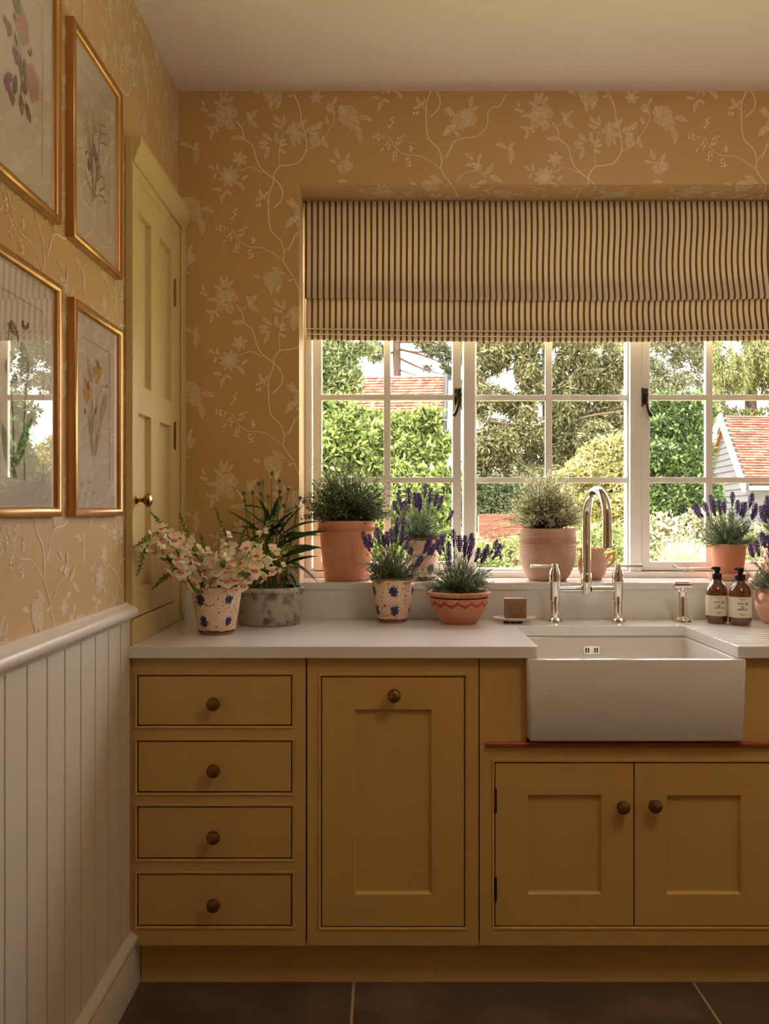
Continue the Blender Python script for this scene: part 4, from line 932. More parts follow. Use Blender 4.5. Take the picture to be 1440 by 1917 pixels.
# pot 10 far right on the sill
Y10 = 3.11; c = Vector((P(1466, 0, Y10).x, Y10, ZSL)); out10 = [(.040, 0), (.044, .003), (.060, .03), (.066, .07), (.058, .115), (.052, .128), (.058, .142), (.062, .148)]
pt10 = pot('terracotta_jar', c, 'terracotta jar at the right edge of the photo on the sill', out10, M_terra4, .006, .138)
sp10 = c+Vector((0, 0, .138)); pl10 = plant('lavender_plant', sp10, 'lavender in the terracotta jar at the far right of the sill', group='potted lavenders')
lavender(pl10, sp10, Z([(940,240),(905,360),(950,400),(860,380),(880,440),(930,300)], zzb)+[(1450, 940), (1465, 925), (1480, 945), (1495, 930)], Y10-.02, .10, .12, 90, .04)
# pink jug on the worktop
Y11 = 2.86; c = Vector((P(1455, 0, Y11).x, Y11, ZK)); out11 = [(.036, 0), (.040, .003), (.056, .022), (.067, .050), (.0665, .070), (.054, .092), (.046, .102), (.048, .110), (.052, .116)]
pt11 = pot('terracotta_jug', c, 'pale pink terracotta jug with side handle, right of the bottles', out11, M_terra4, .006, .106)
b = MB(); b.tube(crom([(-.048, -.01, .104), (-.062, -.012, .112), (-.074, -.014, .104), (-.072, -.014, .084), (-.060, -.012, .066)], 5), .0058, 8).build('handle', M_terra4, pt11)
b = MB()
for i in range(26):
    a = 2*PI*i/26; b.lathe([(0, -.005), (.005, -.002), (.0055, .001), (.003, .004), (0, .005)], (.0505*math.cos(a), .0505*math.sin(a), .114), 8)
b.build('crimped_rim', M_terra4, pt11)
sp11 = c+Vector((0, 0, .106)); pl11 = plant('lavender_plant', sp11, 'lavender in the pink jug at the right edge of the worktop', group='potted lavenders')
lavender(pl11, sp11, Z([(875,720),(800,820),(725,870),(945,760)], zzb)+[(1450, 1000), (1470, 1010), (1485, 1000)], Y11, .11, .12, 70, .04, lf=.026)

# grey stoneware bowl with budding plant
Y2 = 2.868; c = Vector((P(505, 0, Y2).x, Y2, ZK)); out2 = [(.094, 0), (.098, .003), (.104, .03), (.108, .07), (.106, .094), (.109, .100), (.115, .108), (.1145, .116), (.110, .120)]
pt2 = pot('stoneware_bowl', c, 'weathered grey stoneware bowl planter behind the snapdragons', out2, M_stonepot, .010, .104)
sp2 = c+Vector((0, 0, .106)); pl2 = plant('budding_plant', sp2, 'dark leafed plant with round green buds in the stoneware bowl')
def lance(wd=.13, nseg=9, curl=-.28, serr=.03):
    b = MB(); vs = []
    for i in range(nseg+1):
        t = i/nseg; w_ = wd*math.sin(PI*min(.999, t**.8))**.9+(serr*(i % 2) if 0 < i < nseg else 0)*.6; z_ = curl*t*t
        vs += [(-w_/2, 0+.0, z_+w_*.18), (0, 0, z_), (w_/2, 0, z_+w_*.18)]
    vs = [(x, (i//3)/nseg, z_) for i, (x, _, z_) in enumerate(vs)]
    fs = []
    for i in range(nseg): fs += [(3*i, 3*i+1, 3*i+4, 3*i+3), (3*i+1, 3*i+2, 3*i+5, 3*i+4)]
    b.add(vs, fs); o = b.build('leaf', L_dark, None, recalc=False); d = o.data; bpy.data.objects.remove(o); return d
LANCE = [lance(), lance(.17, 11, -.15, .05), lance(.11, 9, -.45, .02)]
def put_leaf(me, parent, base, tip, name='leaf', wscale=1):
    base, tip = Vector(base), Vector(tip); d = tip-base; L = d.length
    y = d.normalized(); z_ = Vector((random.uniform(-.4, .4), random.uniform(-.8, .1), 1)); x = y.cross(z_).normalized(); z_ = x.cross(y)
    m_ = Matrix((x, y, z_)).transposed().to_quaternion(); o = bpy.data.objects.new(name, me); col.objects.link(o); o.parent = parent
    g = parent.location; o.location = base-g; o.rotation_mode = 'QUATERNION'; o.rotation_quaternion = m_; o.scale = (L*wscale, L, L); return o
budm = MB().lathe([(.1, -.5), (.45, -.35), (.5, 0), (.4, .35), (.15, .45), (0, .42)], n=10)
budm = budm.build('bud', leafmat('round_bud', [(92, 104, 52), (120, 120, 70), (110, 96, 60)], .1), None); BUD = budm.data; bpy.data.objects.remove(budm)
budpx = [(510,886),(524,900),(457,923),(492,903),(486,905),(541,915),(562,932),(490,924),(525,920),(503,930),(526,931),(474,922),(533,946),(556,948),(458,937)]
ln = []; sts = []
for px, py in budpx:
    yy_ = Y2+random.uniform(-.05, .05); tip = P(px, py, yy_); base = sp2+Vector((random.uniform(-.04, .04)+(px-505)*.0004, random.uniform(-.03, .03), -.002))
    mid = base*.5+tip*.5+Vector((0, random.uniform(-.01, .01), 0)); path = crom([base, mid, tip], 4); ln.append([p-sp2 for p in path]); sts.append(path)
    o = put(BUD, 'bud', pl2, tip, (random.uniform(-.2, .2), random.uniform(-.3, .1), 1), random.uniform(.013, .0165))
lines_obj(ln, .0030, L_stem, pl2)
yb = MB()
for k in range(10):
    a = 2*PI*k/10; yb.add([(0, 0, 0), (.3*math.cos(a-.3), .3*math.sin(a-.3), .5), (.2*math.cos(a), .2*math.sin(a), 1.1), (.3*math.cos(a+.3), .3*math.sin(a+.3), .5)], [(0, 1, 2, 3)])
yb = yb.build('opening_flower', leafmat('yellow_petal', [(240, 226, 140), (226, 214, 120)], .4), None, recalc=False); YB_ = yb.data; bpy.data.objects.remove(yb)
o = put(YB_, 'opening_flower', pl2, P(516, 900, Y2-.01), (.1, -.2, 1), .026); o['label'] = 'opening pale yellow flower'
for b_, t_ in (((500, 1010), (430, 942)), ((490, 1020), (427, 965)), ((520, 1010), (588, 984)), ((530, 1020), (600, 976)), ((530, 1030), (598, 1004)), ((525, 1045), (590, 1017)), ((530, 1050), (597, 1058)), ((530, 1060), (585, 1028)),
               ((500, 1000), (470, 930)), ((510, 1000), (492, 925)), ((520, 1005), (560, 940)), ((505, 990), (520, 925)), ((535, 1000), (575, 955)), ((540, 1070), (560, 1100)), ((535, 1075), (540, 1098)), ((495, 1010), (455, 955)), ((520, 985), (548, 945))):
    yy_ = Y2+random.uniform(-.06, .04); put_leaf(random.choice(LANCE), pl2, P(*b_, Y2), P(*t_, yy_-.02), wscale=random.uniform(.9, 1.4))
for path in sts:
    for k in range(7):
        t = random.uniform(.15, .8); p = path[int(t*(len(path)-1))]; a = random.random()*6.28; l_ = random.uniform(.04, .08)
        put_leaf(random.choice(LANCE), pl2, p, p+Vector((math.cos(a)*.8, math.sin(a)*.7, random.uniform(.1, .9))).normalized()*l_, wscale=random.uniform(1, 1.7))

# snapdragons
Y1 = 2.635; c = Vector((P(406, 0, Y1).x, Y1, ZK)); blue_pot(c, .052, .0765, .146, 'blue flowered ceramic pot holding the snapdragons', -.55, 5)
sp1 = c+Vector((0, 0, .133)); pl1 = plant('snapdragons', sp1, 'bunch of cream and pink snapdragons in a blue flowered pot', 'flowers')
def petal(b, o, d, up_, ln_, wd, curl, m, nu=3, nv=4, ruf=.06):
    o, d, up_ = Vector(o), Vector(d).normalized(), Vector(up_); s_ = d.cross(up_).normalized(); n_ = s_.cross(d).normalized(); vs = []
    for j in range(nv+1):
        t = j/nv; w_ = wd*(.45+.9*math.sin(PI*min(1, .12+.78*t)))*(1 if t < .95 else .75)
        for i in range(nu+1):
            u = i/nu*2-1; vs.append(o+d*ln_*t*(1-.12*u*u*t)+s_*w_*u*.5+n_*(curl*t*t+.12*u*u*ln_+random.uniform(-ruf, ruf)*t))
    fs = [(j*(nu+1)+i, j*(nu+1)+i+1, (j+1)*(nu+1)+i+1, (j+1)*(nu+1)+i) for j in range(nv) for i in range(nu)]; b.add(vs, fs, m)
def blossom(seed, pink=True):
    random.seed(seed); b = MB()
    b.lathe([(.10, 0), (.17, .1), (.20, .35), (.27, .6), (.30, .72)], n=10, m=1, sx=.9)
    for sx_ in (-1, 1): petal(b, (sx_*.12, .18, .66), (sx_*.38, .85, .25), (0, -.3, 1), .55, .52, .10, 0)
    petal(b, (0, -.2, .68), (0, -.75, .35), (0, .3, 1), .48, .46, -.12, 0)
    for sx_ in (-1, 1): petal(b, (sx_*.14, -.14, .68), (sx_*.62, -.72, .30), (0, .2, 1), .44, .44, -.14, 0)
    for k in range(2):
        L = []
        for ph in (-.9, -.3, .3, .9, 1.45): L.append([((-.12+.24*k)+.17*math.cos(ph)*math.cos(a), -.10+.16*math.cos(ph)*math.sin(a), .76+.16*math.sin(ph)) for a in [2*PI*i/8 for i in range(8)]])
        b.loft(L, m=2)
    o = b.build('blossom', [L_petal, L_tubey, L_pink if pink else L_tubey], None, smooth=60, recalc=False); d = o.data; bpy.data.objects.remove(o); return d
BL = [blossom(1), blossom(2), blossom(3, False), blossom(4), blossom(5, False)]; random.seed(11)
SN = [((281, 958, -.15), (335, 1020)), ((248, 1025, -.33), (310, 1000)), ((256, 1078, -.30), (285, 1018)), ((284, 1104, -.17), (335, 1062)), ((336, 960, .03), (362, 1030)), ((403, 950, .0), (428, 1030)),
      ((528, 948, -.03), (470, 1030)), ((565, 1020, -.02), (500, 1040)), ((563, 1062, -.07), (500, 1066)), ((418, 1062, -.13), (415, 1050)), ((358, 1035, -.10), (395, 1060)), ((460, 985, .05), (440, 1045)), ((300, 1045, -.14), (350, 1058)), ((470, 1075, -.12), (440, 1075)), ((375, 1000, .06), (390, 1050)), ((500, 1000, .04), (465, 1040))]
for si, ((tx, ty, dyy), (mx_, my_)) in enumerate(SN):
    tip = P(tx, ty, Y1+dyy); mid = P(mx_, my_, Y1+dyy*.6); base = sp1+Vector(((tx-406)*.00018, dyy*.2, -.005))
    base2 = base+Vector(((tx-406)*.0001, dyy*.2, .02)); path = crom([base, base2, mid, tip], 8); root_s = path[0]
    stem = empty('flower_stem'); stem.parent = pl1; stem.location = root_s-sp1
    b = MB(); n_ = len(path); b.tube([p-root_s for p in path], [.0032*(1-.65*i/(n_-1)) for i in range(n_)], 7)
    def at_t(t): f = t*(n_-1); i = min(int(f), n_-2); return path[i].lerp(path[i+1], f-i), (path[i+1]-path[i]).normalized()
    for k in range(26):        # green buds towards the tip
        t = .80+.2*k/25; p, d = at_t(min(t, .999)); a = k*2.4; s_ = d.orthogonal().normalized(); o_ = (Quaternion(d, a) @ s_); sz = .0052*(1.25-1.1*(t-.8)/.2)+.0010
        q_ = (o_*.8+d*.7).normalized(); cpt_ = p-root_s+q_*sz*1.2; s1 = q_.orthogonal().normalized()*sz*.75; s2 = q_.cross(s1).normalized()*sz*.75
        b.add([cpt_-q_*sz, cpt_+s1, cpt_+s2, cpt_-s1, cpt_-s2, cpt_+q_*sz*1.1], [(0,1,2),(0,2,3),(0,3,4),(0,4,1),(5,2,1),(5,3,2),(5,4,3),(5,1,4)], 1 if k < 14 else 0)
    for k in range(22):        # small bracts
        t = random.uniform(.35, .95); p, d = at_t(t); q_ = (Vector((random.gauss(0, 1), random.gauss(0, 1), random.gauss(0, 1)))+d).normalized(); s1 = q_.orthogonal().normalized()*.0022
        b.add([p-root_s, p-root_s+q_*.006+s1, p-root_s+q_*.013, p-root_s+q_*.006-s1], [(0, 1, 2, 3)], 0)
    b.build('stalk', [L_stem, L_bud], stem, recalc=False, smooth=60)
    nb = 9 if si not in (9, 10, 13) else 11; ph = random.random()*6
    for k in range(nb):
        t = .40+.42*k/(nb-1); p, d = at_t(t); a = ph+k*2.4; s_ = d.orthogonal().normalized(); o_ = (Quaternion(d, a) @ s_)
        out_ = (o_*.9+d*.35+Vector((random.uniform(-.3, .3), -.12, -.05))).normalized(); sz = .036*(1.1-.75*max(0, (t-.55)/.27)*.9) if t > .55 else .038
        me = BL[2] if t > .72 else random.choice(BL); ob = put(me, 'blossom', stem, p, out_, max(sz, .014)); 
        ql = out_; up_ = Vector((0, 0, 1)); xx = up_.cross(ql).normalized(); yy_ = ql.cross(xx); ob.rotation_quaternion = Matrix((xx, yy_, ql)).transposed().to_quaternion() @ Quaternion((0, 0, 1), random.uniform(-.4, .4))
tips = dome(sp1+Vector((0, 0, .0)), .09, .07, .07, 26, .6)
V = leaves(np.repeat(arr([sp1]), 26, 0)+R.normal(size=(26, 3))*.01, np.array(tips)-np.array(sp1), .07, .012, .2); npmesh('foliage', V-np.array(sp1), quads(V), L_dark, pl1)

# ================================================================= outside
GZ = .25
M_lawn = mat('lawn', (150, 156, 84), .9, rgb2=(190, 190, 120), scale=6, detail=8, bump=.5, bscale=30)
gr = struct(MB().box(-40, 60, 3.45, 90, GZ-.2, GZ).build('ground_outside', M_lawn, smooth=0), 'garden ground beyond the window')
gr2 = struct(MB().box(-40, 60, -40, -2.9, -.4, -.1).build('ground_behind', M_grey, smooth=0), 'paved ground behind the room')
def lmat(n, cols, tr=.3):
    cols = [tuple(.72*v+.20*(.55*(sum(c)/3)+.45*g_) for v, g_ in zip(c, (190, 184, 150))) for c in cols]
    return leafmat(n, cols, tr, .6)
def lumps(blobs):
    out = []
    for (x, y, z_, rx, ry, rz) in blobs:
        for k in range(20):
            v = R.normal(size=3); v /= np.linalg.norm(v); v[1] = -abs(v[1])*(1 if k % 4 else -1); q_ = R.uniform(.55, .95); f_ = R.uniform(.26, .44)
            out.append((x+v[0]*rx*q_, y+v[1]*ry*q_, z_+v[2]*rz*q_, rx*f_, ry*f_, rz*f_))
        out.append((x, y+ry*.3, z_, rx*.72, ry*.5, rz*.72))
    return out
def blob_pts(blobs, n):
    vol = np.array([b_[3]*b_[4]*b_[5] for b_ in blobs])**.67; cnt = (n*vol/vol.sum()).astype(int); out = []
    for (x, y, z_, rx, ry, rz), k in zip(blobs, cnt):
        v = R.normal(size=(k, 3)); v /= np.linalg.norm(v, axis=1, keepdims=True); v[:, 1] = -np.abs(v[:, 1])*np.where(R.random(k) < .8, 1, -1)
        rad = R.uniform(.45, 1.02, (k, 1))**.5; bump = 1+.13*np.sin(7*v[:, :1]+5*v[:, 2:])+.10*np.sin(13*v[:, 2:]+x)
        out.append(np.array([x, y, z_])+v*np.array([rx, ry, rz])*rad*bump)
    return np.concatenate(out)
def crown(root, blobs, n, L, Wd, m, droop=0, sprig=1, name='crown', spread=1.0, lump=True):
    if lump: blobs = lumps(blobs)
    Pn = blob_pts(blobs, int(n*1.5)//sprig); L *= .78; Wd *= .85
    if droop: D = R.normal(size=(len(Pn), 3))*.45+np.array([0, 0, -droop])
    else: D = R.normal(size=(len(Pn), 3))*.8+np.array([0, -.3, .1])
    if sprig > 1:
        Pn = np.repeat(Pn, sprig, 0); D = np.repeat(D, sprig, 0)+R.normal(size=(len(Pn), 3))*.8*spread; Pn = Pn+R.normal(size=Pn.shape)*L*.12
    V = leaves(Pn, D, L*R.uniform(.6, 1.3, len(Pn)), Wd*R.uniform(.7, 1.3, len(Pn)), .1)
    return npmesh(name, V-np.array(root.location), quads(V), m, root)
def trunk(root, pts, rads, name='trunk', m=M_bark):
    g = root.location; MB().tube([Vector(p)-g for p in crom(pts, 4)], list(np.interp(np.linspace(0, 1, (len(pts)-1)*4+1), np.linspace(0, 1, len(rads)), rads)), 10).build(name, m, root)
def ppx(px, py, Y, rx, rz, ry=None):           # blob from pixels
    p = P(px, py, Y); s_ = Y/F; return (p.x, p.y, p.z, rx*s_, (ry or max(rx, rz)*.7)*s_, rz*s_)
def tree(name, label, px, Y, cat='tree', group='trees and shrubs beyond the window'):
    return tag(empty(name, ((px-720)*Y/F, Y, GZ)), label, cat, group)
# bright leafy shrub in front of the left casement
t = tree('leafy_shrub', 'bright lime green leafy shrub close outside the left casement', 690, 9, 'shrub')
crown(t, [ppx(640, 830, 9, 75, 75), ppx(700, 850, 9.2, 85, 85), ppx(775, 830, 9.1, 62, 66), ppx(600, 860, 9, 60, 90), ppx(720, 960, 9, 120, 90), ppx(790, 930, 8.8, 60, 70), ppx(560, 920, 9, 80, 90)], 52000, .115, .042, lmat('lime_leaf', [(34, 56, 18), (92, 116, 44), (150, 168, 78), (176, 190, 104)]), 0, 4)
trunk(t, [(t.location.x, 9.3, GZ), (t.location.x+.1, 9.3, 1.2), (t.location.x-.1, 9.3, 2.0)], [.07, .05, .02])
# tree at the upper left
t = tree('birch_tree', 'feathery green tree at the upper left of the window', 620, 13)
crown(t, [ppx(615, 665, 13, 55, 55), ppx(640, 700, 13, 45, 38), ppx(595, 720, 13, 40, 40), ppx(560, 640, 13, 60, 90), ppx(680, 655, 13, 26, 14), ppx(620, 590, 13, 80, 45)], 17000, .12, .045, lmat('soft_leaf', [(66, 82, 44), (126, 140, 84), (160, 170, 118)]), 0, 3)
trunk(t, [(t.location.x-1, 13.2, GZ), (t.location.x-.9, 13.2, 2.5), (t.location.x-.5, 13.1, 4.2)], [.14, .1, .04])
# pine
t = tree('pine_tree', 'tall pine with bare trunk and dark branches above the tiled roof', 742, 27)
tx = t.location.x; trunk(t, [(tx, 27, GZ), (tx+.05, 27, 4), (tx-.05, 27, 9)], [.16, .135, .12])
for (a, c, d, e) in (((742, 652), (800, 668), (850, 690), .03), ((742, 668), (790, 690), (832, 702), .03), ((745, 640), (800, 642), (850, 650), .03), ((742, 690), (770, 700), (790, 706), .02), ((735, 660), (700, 668), (668, 655), .03), ((745, 655), (790, 660), (840, 664), .02)):
    trunk(t, [P(*a, 27), P(*c, 26.8), P(*d, 26.5)], [e*1.4, e, .012], 'branch', M_bark)
crown(t, [ppx(705, 662, 27, 24, 18), ppx(690, 650, 27, 16, 10), ppx(815, 655, 27, 30, 16), ppx(840, 680, 27, 18, 22), ppx(790, 640, 27, 24, 8), ppx(842, 700, 27, 12, 10), ppx(760, 600, 27, 100, 36), ppx(800, 690, 27, 10, 5)], 7500, .20, .06, lmat('pine_leaf', [(66, 78, 52), (100, 112, 76), (134, 144, 104)]), 0, 2)
# house with tiled roof on the left
M_tile = bpy.data.materials.new('clay_roof_tile'); M_tile.use_nodes = True; n = M_tile.node_tree; gg = n.nodes.new('ShaderNodeNewGeometry'); r = n.nodes.new('ShaderNodeValToRGB'); e = r.color_ramp.elements
e[0].color = lin((96, 54, 42)); e[1].color = lin((152, 98, 74)); x = e.new(.5); x.color = lin((124, 76, 58)); n.links.new(gg.outputs['Random Per Island'], r.inputs[0]); n.links.new(r.outputs[0], n.nodes['Principled BSDF'].inputs['Base Color']); n.nodes['Principled BSDF'].inputs['Roughness'].default_value = .9
M_brick = bpy.data.materials.new('red_brick'); M_brick.use_nodes = True; n = M_brick.node_tree; gg = n.nodes.new('ShaderNodeNewGeometry'); r = n.nodes.new('ShaderNodeValToRGB'); e = r.color_ramp.elements
e[0].color = lin((100, 52, 42)); e[1].color = lin((134, 78, 62)); n.links.new(gg.outputs['Random Per Island'], r.inputs[0]); n.links.new(r.outputs[0], n.nodes['Principled BSDF'].inputs['Base Color']); n.nodes['Principled BSDF'].inputs['Roughness'].default_value = .9
M_mortar = mat('mortar', (112, 100, 88), .95); M_wood = mat('grey_weatherboard', (72, 72, 76), .8, rgb2=(82, 82, 86), scale=6, stretch=(1, 1, 8)); M_whitep = mat('white_bargeboard', (240, 236, 226), .6); M_dk = mat('black_paint', (30, 28, 28), .6)
def tiles(root, e0, e1, r0, r1, rows, per, name='roof_tiles'):      # eave corners e0,e1, ridge corners r0,r1 (world)
    e0, e1, r0, r1 = map(Vector, (e0, e1, r0, r1)); nrm = (e1-e0).cross(r0-e0).normalized()
    if nrm.z < 0: nrm = -nrm
    b = MB(); g = root.location
    for i in range(rows):
        a0, a1 = i/rows, (i+1.25)/rows; rnd = random.random()
        for k in range(per):
            u0, u1 = (k+(.5 if i % 2 else 0))/per, (k+.96+(.5 if i % 2 else 0))/per
            if u1 > 1.02: continue
            q0, q1 = e0.lerp(r0, a0), e1.lerp(r1, a0); p0, p1 = e0.lerp(r0, min(1, a1)), e1.lerp(r1, min(1, a1)); th = nrm*(.035+random.uniform(0, .012)); sl = random.uniform(-.006, .006)
            A, B = q0.lerp(q1, u0)+th, q0.lerp(q1, u1)+th; C, D_ = p0.lerp(p1, u1)+nrm*.004, p0.lerp(p1, u0)+nrm*.004
            A2, B2 = A-nrm*.025, B-nrm*.025
            b.add([v-g for v in (A, B, C, D_, A2, B2)], [(0, 1, 2, 3), (0, 4, 5, 1)])
    o = b.build(name, M_tile, root, smooth=0, recalc=False); o['kind'] = 'stuff'; return o
def bricks(root, x0, x1, z0, z1, y, name='brickwork'):
    b = MB(); g = root.location; zc_ = z0; i = 0
    while zc_ < z1-.02:
        x = x0-(.11 if i % 2 else 0)
        while x < x1:
            b.box(max(x, x0)-g.x, min(x+.215, x1)-g.x, y-g.y-.012, y-g.y+.02, zc_-g.z, min(zc_+.065, z1)-g.z); x += .225
        zc_ += .075; i += 1
    o = b.build(name, M_brick, root, smooth=0, recalc=False); o['kind'] = 'stuff'; return o
YH = 20; hs = tag(empty('brick_house', (0, YH, GZ)), 'brick outbuilding with red tiled roof behind the lime shrub', 'building')
er, el = P(830, 858, YH), P(430, 862, YH); rrt, rl = P(836, 703, YH+2.2), P(430, 709, YH+2.2)
tiles(hs, el, er, rl, rrt, 28, 62)
OB().add([el, er, rrt, rl, el+Vector((0, 4.4, 0)), er+Vector((0, 4.4, 0))], [(0, 1, 2, 3), (3, 2, 5, 4), (0, 4, 5, 1)]).build('roof_body', M_tdark, hs, smooth=0)
OB().box(el.x+.2, er.x-.1, YH+.2, YH+4.2, GZ, er.z).build('wall_core', M_mortar, hs, smooth=0)
bricks(hs, .3, er.x-.1, GZ+1.0, er.z-.04, YH+.19)
OB().box(er.x-.28, er.x-.12, YH+.14, YH+.2, 1.9, er.z-.15).build('window', M_dk, hs, smooth=0)
OB().tube([P(833, 780, YH-.1), P(834, 1000, YH-.1)], .05, 8).tube([P(836, 703, YH+2.1), P(831, 862, YH-.15)], .06, 6).build('downpipe', M_dk, hs)
# big cedar in the middle
t = tree('cedar_tree', 'large olive green cedar filling the middle panes', 1010, 24)
bl = []
for px, py, rx, rz in ((900, 660, 55, 55), (960, 650, 50, 60), (900, 740, 50, 60), (960, 760, 45, 45), (930, 830, 60, 55), (1000, 700, 40, 60), (1010, 860, 50, 45), (1080, 680, 50, 60), (1100, 750, 55, 60), (1060, 800, 45, 60), (1140, 700, 40, 70), (1150, 790, 30, 50), (1000, 620, 180, 40), (990, 800, 30, 50), (890, 850, 30, 60), (1050, 740, 30, 70), (1080, 850, 60, 50), (1140, 850, 50, 50), (1110, 820, 50, 40), (1000, 930, 170, 60)):
    bl.append(ppx(px, py, 24+random.uniform(-.6, .6), rx*.84, rz*.80))
crown(t, bl, 88000, .22, .055, lmat('cedar_leaf', [(44, 46, 24), (92, 94, 50), (128, 126, 74), (160, 158, 108)]), .5, 3, spread=.9)
tx = t.location.x; trunk(t, [(tx+.4, 24.6, GZ), (tx+.35, 24.6, 4), (tx+.3, 24.6, 7)], [.2, .17, .12])
for a, c, d in (((1045, 760), (1000, 735), (960, 700)), ((1045, 740), (1090, 700), (1130, 690)), ((1045, 800), (1100, 780), (1165, 770)), ((1045, 830), (980, 800), (930, 790))): trunk(t, [P(*a, 24.4), P(*c, 23.6), P(*d, 23.1)], [.05, .035, .015], 'branch')
t = tree('maple_tree', 'light green tree top right of the cedar', 1150, 35)
crown(t, [ppx(1150, 670, 35, 45, 60), ppx(1150, 820, 35, 60, 70), ppx(1140, 740, 35, 40, 40), ppx(1170, 620, 35, 60, 50)], 9000, .2, .08, lmat('maple_leaf', [(110, 132, 60), (150, 168, 90)]), 0, 2)
trunk(t, [(t.location.x, 35.4, GZ), (t.location.x, 35.4, 5)], [.15, .1])
# golden shrub
t = tree('golden_shrub', 'pale golden shrub beneath the cedar', 1115, 14, 'shrub')
trunk(t, [(t.location.x, 14.2, GZ), (t.location.x, 14.2, 1.6)], [.06, .03])
crown(t, [ppx(1110, 880, 14, 62, 42), ppx(1160, 870, 14, 50, 48), ppx(1190, 900, 14, 50, 60), ppx(1090, 940, 14, 70, 50), ppx(1150, 960, 14, 80, 60), ppx(1060, 905, 14, 34, 25)], 32000, .10, .04, lmat('golden_leaf', [(112, 108, 52), (176, 170, 98), (206, 198, 132), (150, 130, 74)]), 0, 3)
# dark yew hedge left of the wall
t = tree('dark_hedge', 'dark green hedge above the red brick garden wall', 930, 17, 'hedge')
crown(t, [ppx(930, 975, 17, 70, 34), ppx(900, 930, 17, 50, 42), ppx(960, 935, 17, 50, 40), ppx(1020, 930, 17, 50, 42), ppx(850, 930, 17, 40, 42)], 16000, .12, .04, lmat('yew_leaf', [(40, 52, 28), (70, 82, 42), (96, 104, 60)]), 0, 2)
trunk(t, [(t.location.x, 17.2, GZ), (t.location.x, 17.2, 1.4)], [.08, .05])
wl = tag(empty('garden_wall', (P(960, 0, 15).x, 15, GZ)), 'low red brick garden wall seen left of the big pot', 'wall')
OB().box(P(897, 0, 15).x, P(1050, 0, 15).x, 15.01, 15.22, GZ, P(0, 966, 15).z).build('wall_core', M_mortar, wl, smooth=0)
bricks(wl, P(897, 0, 15).x, P(1050, 0, 15).x, GZ, P(0, 962, 15).z, 15.01)
# low bright border plants in front
t = tree('border_plants', 'low bright green border planting below the brick wall', 930, 8, 'plants')
crown(t, [ppx(900, 1060, 8, 60, 52), ppx(960, 1070, 8, 70, 60), ppx(1040, 1050, 8.2, 60, 60), ppx(1120, 1040, 8.3, 70, 60), ppx(840, 1050, 8, 60, 60)], 22000, .06, .02, lmat('border_leaf', [(88, 106, 46), (150, 162, 88), (184, 188, 128)]), 0, 3)
t = tree('flowering_shrub', 'shrub with pale pink and cream flowers outside the right casement', 1270, 7, 'shrub')
crown(t, [ppx(1250, 1010, 7, 42, 42), ppx(1300, 1000, 7, 42, 42), ppx(1270, 1050, 7, 70, 40), ppx(1225, 1060, 7, 40, 50), ppx(1340, 1030, 7, 50, 60), ppx(1400, 1040, 7, 60, 60)], 18000, .05, .022, lmat('variegated_leaf', [(70, 86, 36), (150, 154, 98), (206, 198, 160), (116, 126, 66)]), 0, 3)
Pn = blob_pts([ppx(1270, 1000, 6.9, 60, 40)], 260); V = leaves(Pn, R.normal(size=(len(Pn), 3)), .035, .03); npmesh('blossoms', V-np.array(t.location), quads(V), lmat('blossom_pink', [(226, 160, 140), (236, 200, 180)]), t)['label'] = 'small pale pink blossoms'
t = tree('ornamental_grass', 'fountain of pale ornamental grass blades below the flowering shrub', 1280, 6, 'grass')
gp = P(1283, 1080, 6); n_ = 420; a = R.uniform(-1, 1, n_); D0 = np.stack([a*.8, R.uniform(-.4, .3, n_), np.full(n_, 1.0)-.3*np.abs(a)], 1)
V = leaves(np.repeat(arr([gp]), n_, 0)+R.normal(size=(n_, 3))*.03, D0, R.uniform(.15, .32, n_), .006); npmesh('blades', V-np.array(t.location), quads(V), lmat('grass_blade', [(206, 200, 140), (230, 224, 176), (160, 164, 96)]), t)
OB_ = MB().lathe([(0, 0), (.09, 0), (.06, gp.z-GZ), (0, gp.z-GZ)], (gp.x-t.location.x, gp.y-t.location.y, 0), 10).build('tussock', L_stem, t)
# laurel
t = tree('laurel_tree', 'dense deep green laurel outside the right casement', 1265, 12.3)
crown(t, [ppx(1240, 800, 12.3, 48, 48), ppx(1285, 790, 12.3, 44, 46), ppx(1250, 860, 12.3, 60, 55), ppx(1290, 860, 12.3, 40, 55), ppx(1260, 940, 12.3, 80, 60), ppx(1310, 940, 12.3, 30, 50)], 42000, .12, .05, lmat('laurel_leaf', [(20, 38, 12), (50, 80, 32), (84, 116, 52), (132, 154, 88)]), 0, 4)
trunk(t, [(t.location.x, 12.5, GZ), (t.location.x, 12.5, 1.8)], [.1, .06])
t = tree('willow_tree', 'silvery green tree with sky gaps above the laurel', 1260, 29)
crown(t, [ppx(1230, 660, 29, 40, 45), ppx(1290, 680, 29, 42, 40), ppx(1250, 720, 29, 50, 30), ppx(1310, 650, 29, 36, 50), ppx(1270, 620, 29, 100, 36), ppx(1210, 710, 29, 30, 40), ppx(1320, 725, 29, 26, 26)], 20000, .15, .05, lmat('silver_leaf', [(86, 90, 58), (134, 138, 100), (166, 168, 132)]), 0, 3)
trunk(t, [(t.location.x, 29.4, GZ), (t.location.x+.1, 29.4, 3), (t.location.x-.1, 29.4, 5.4)], [.16, .12, .06])
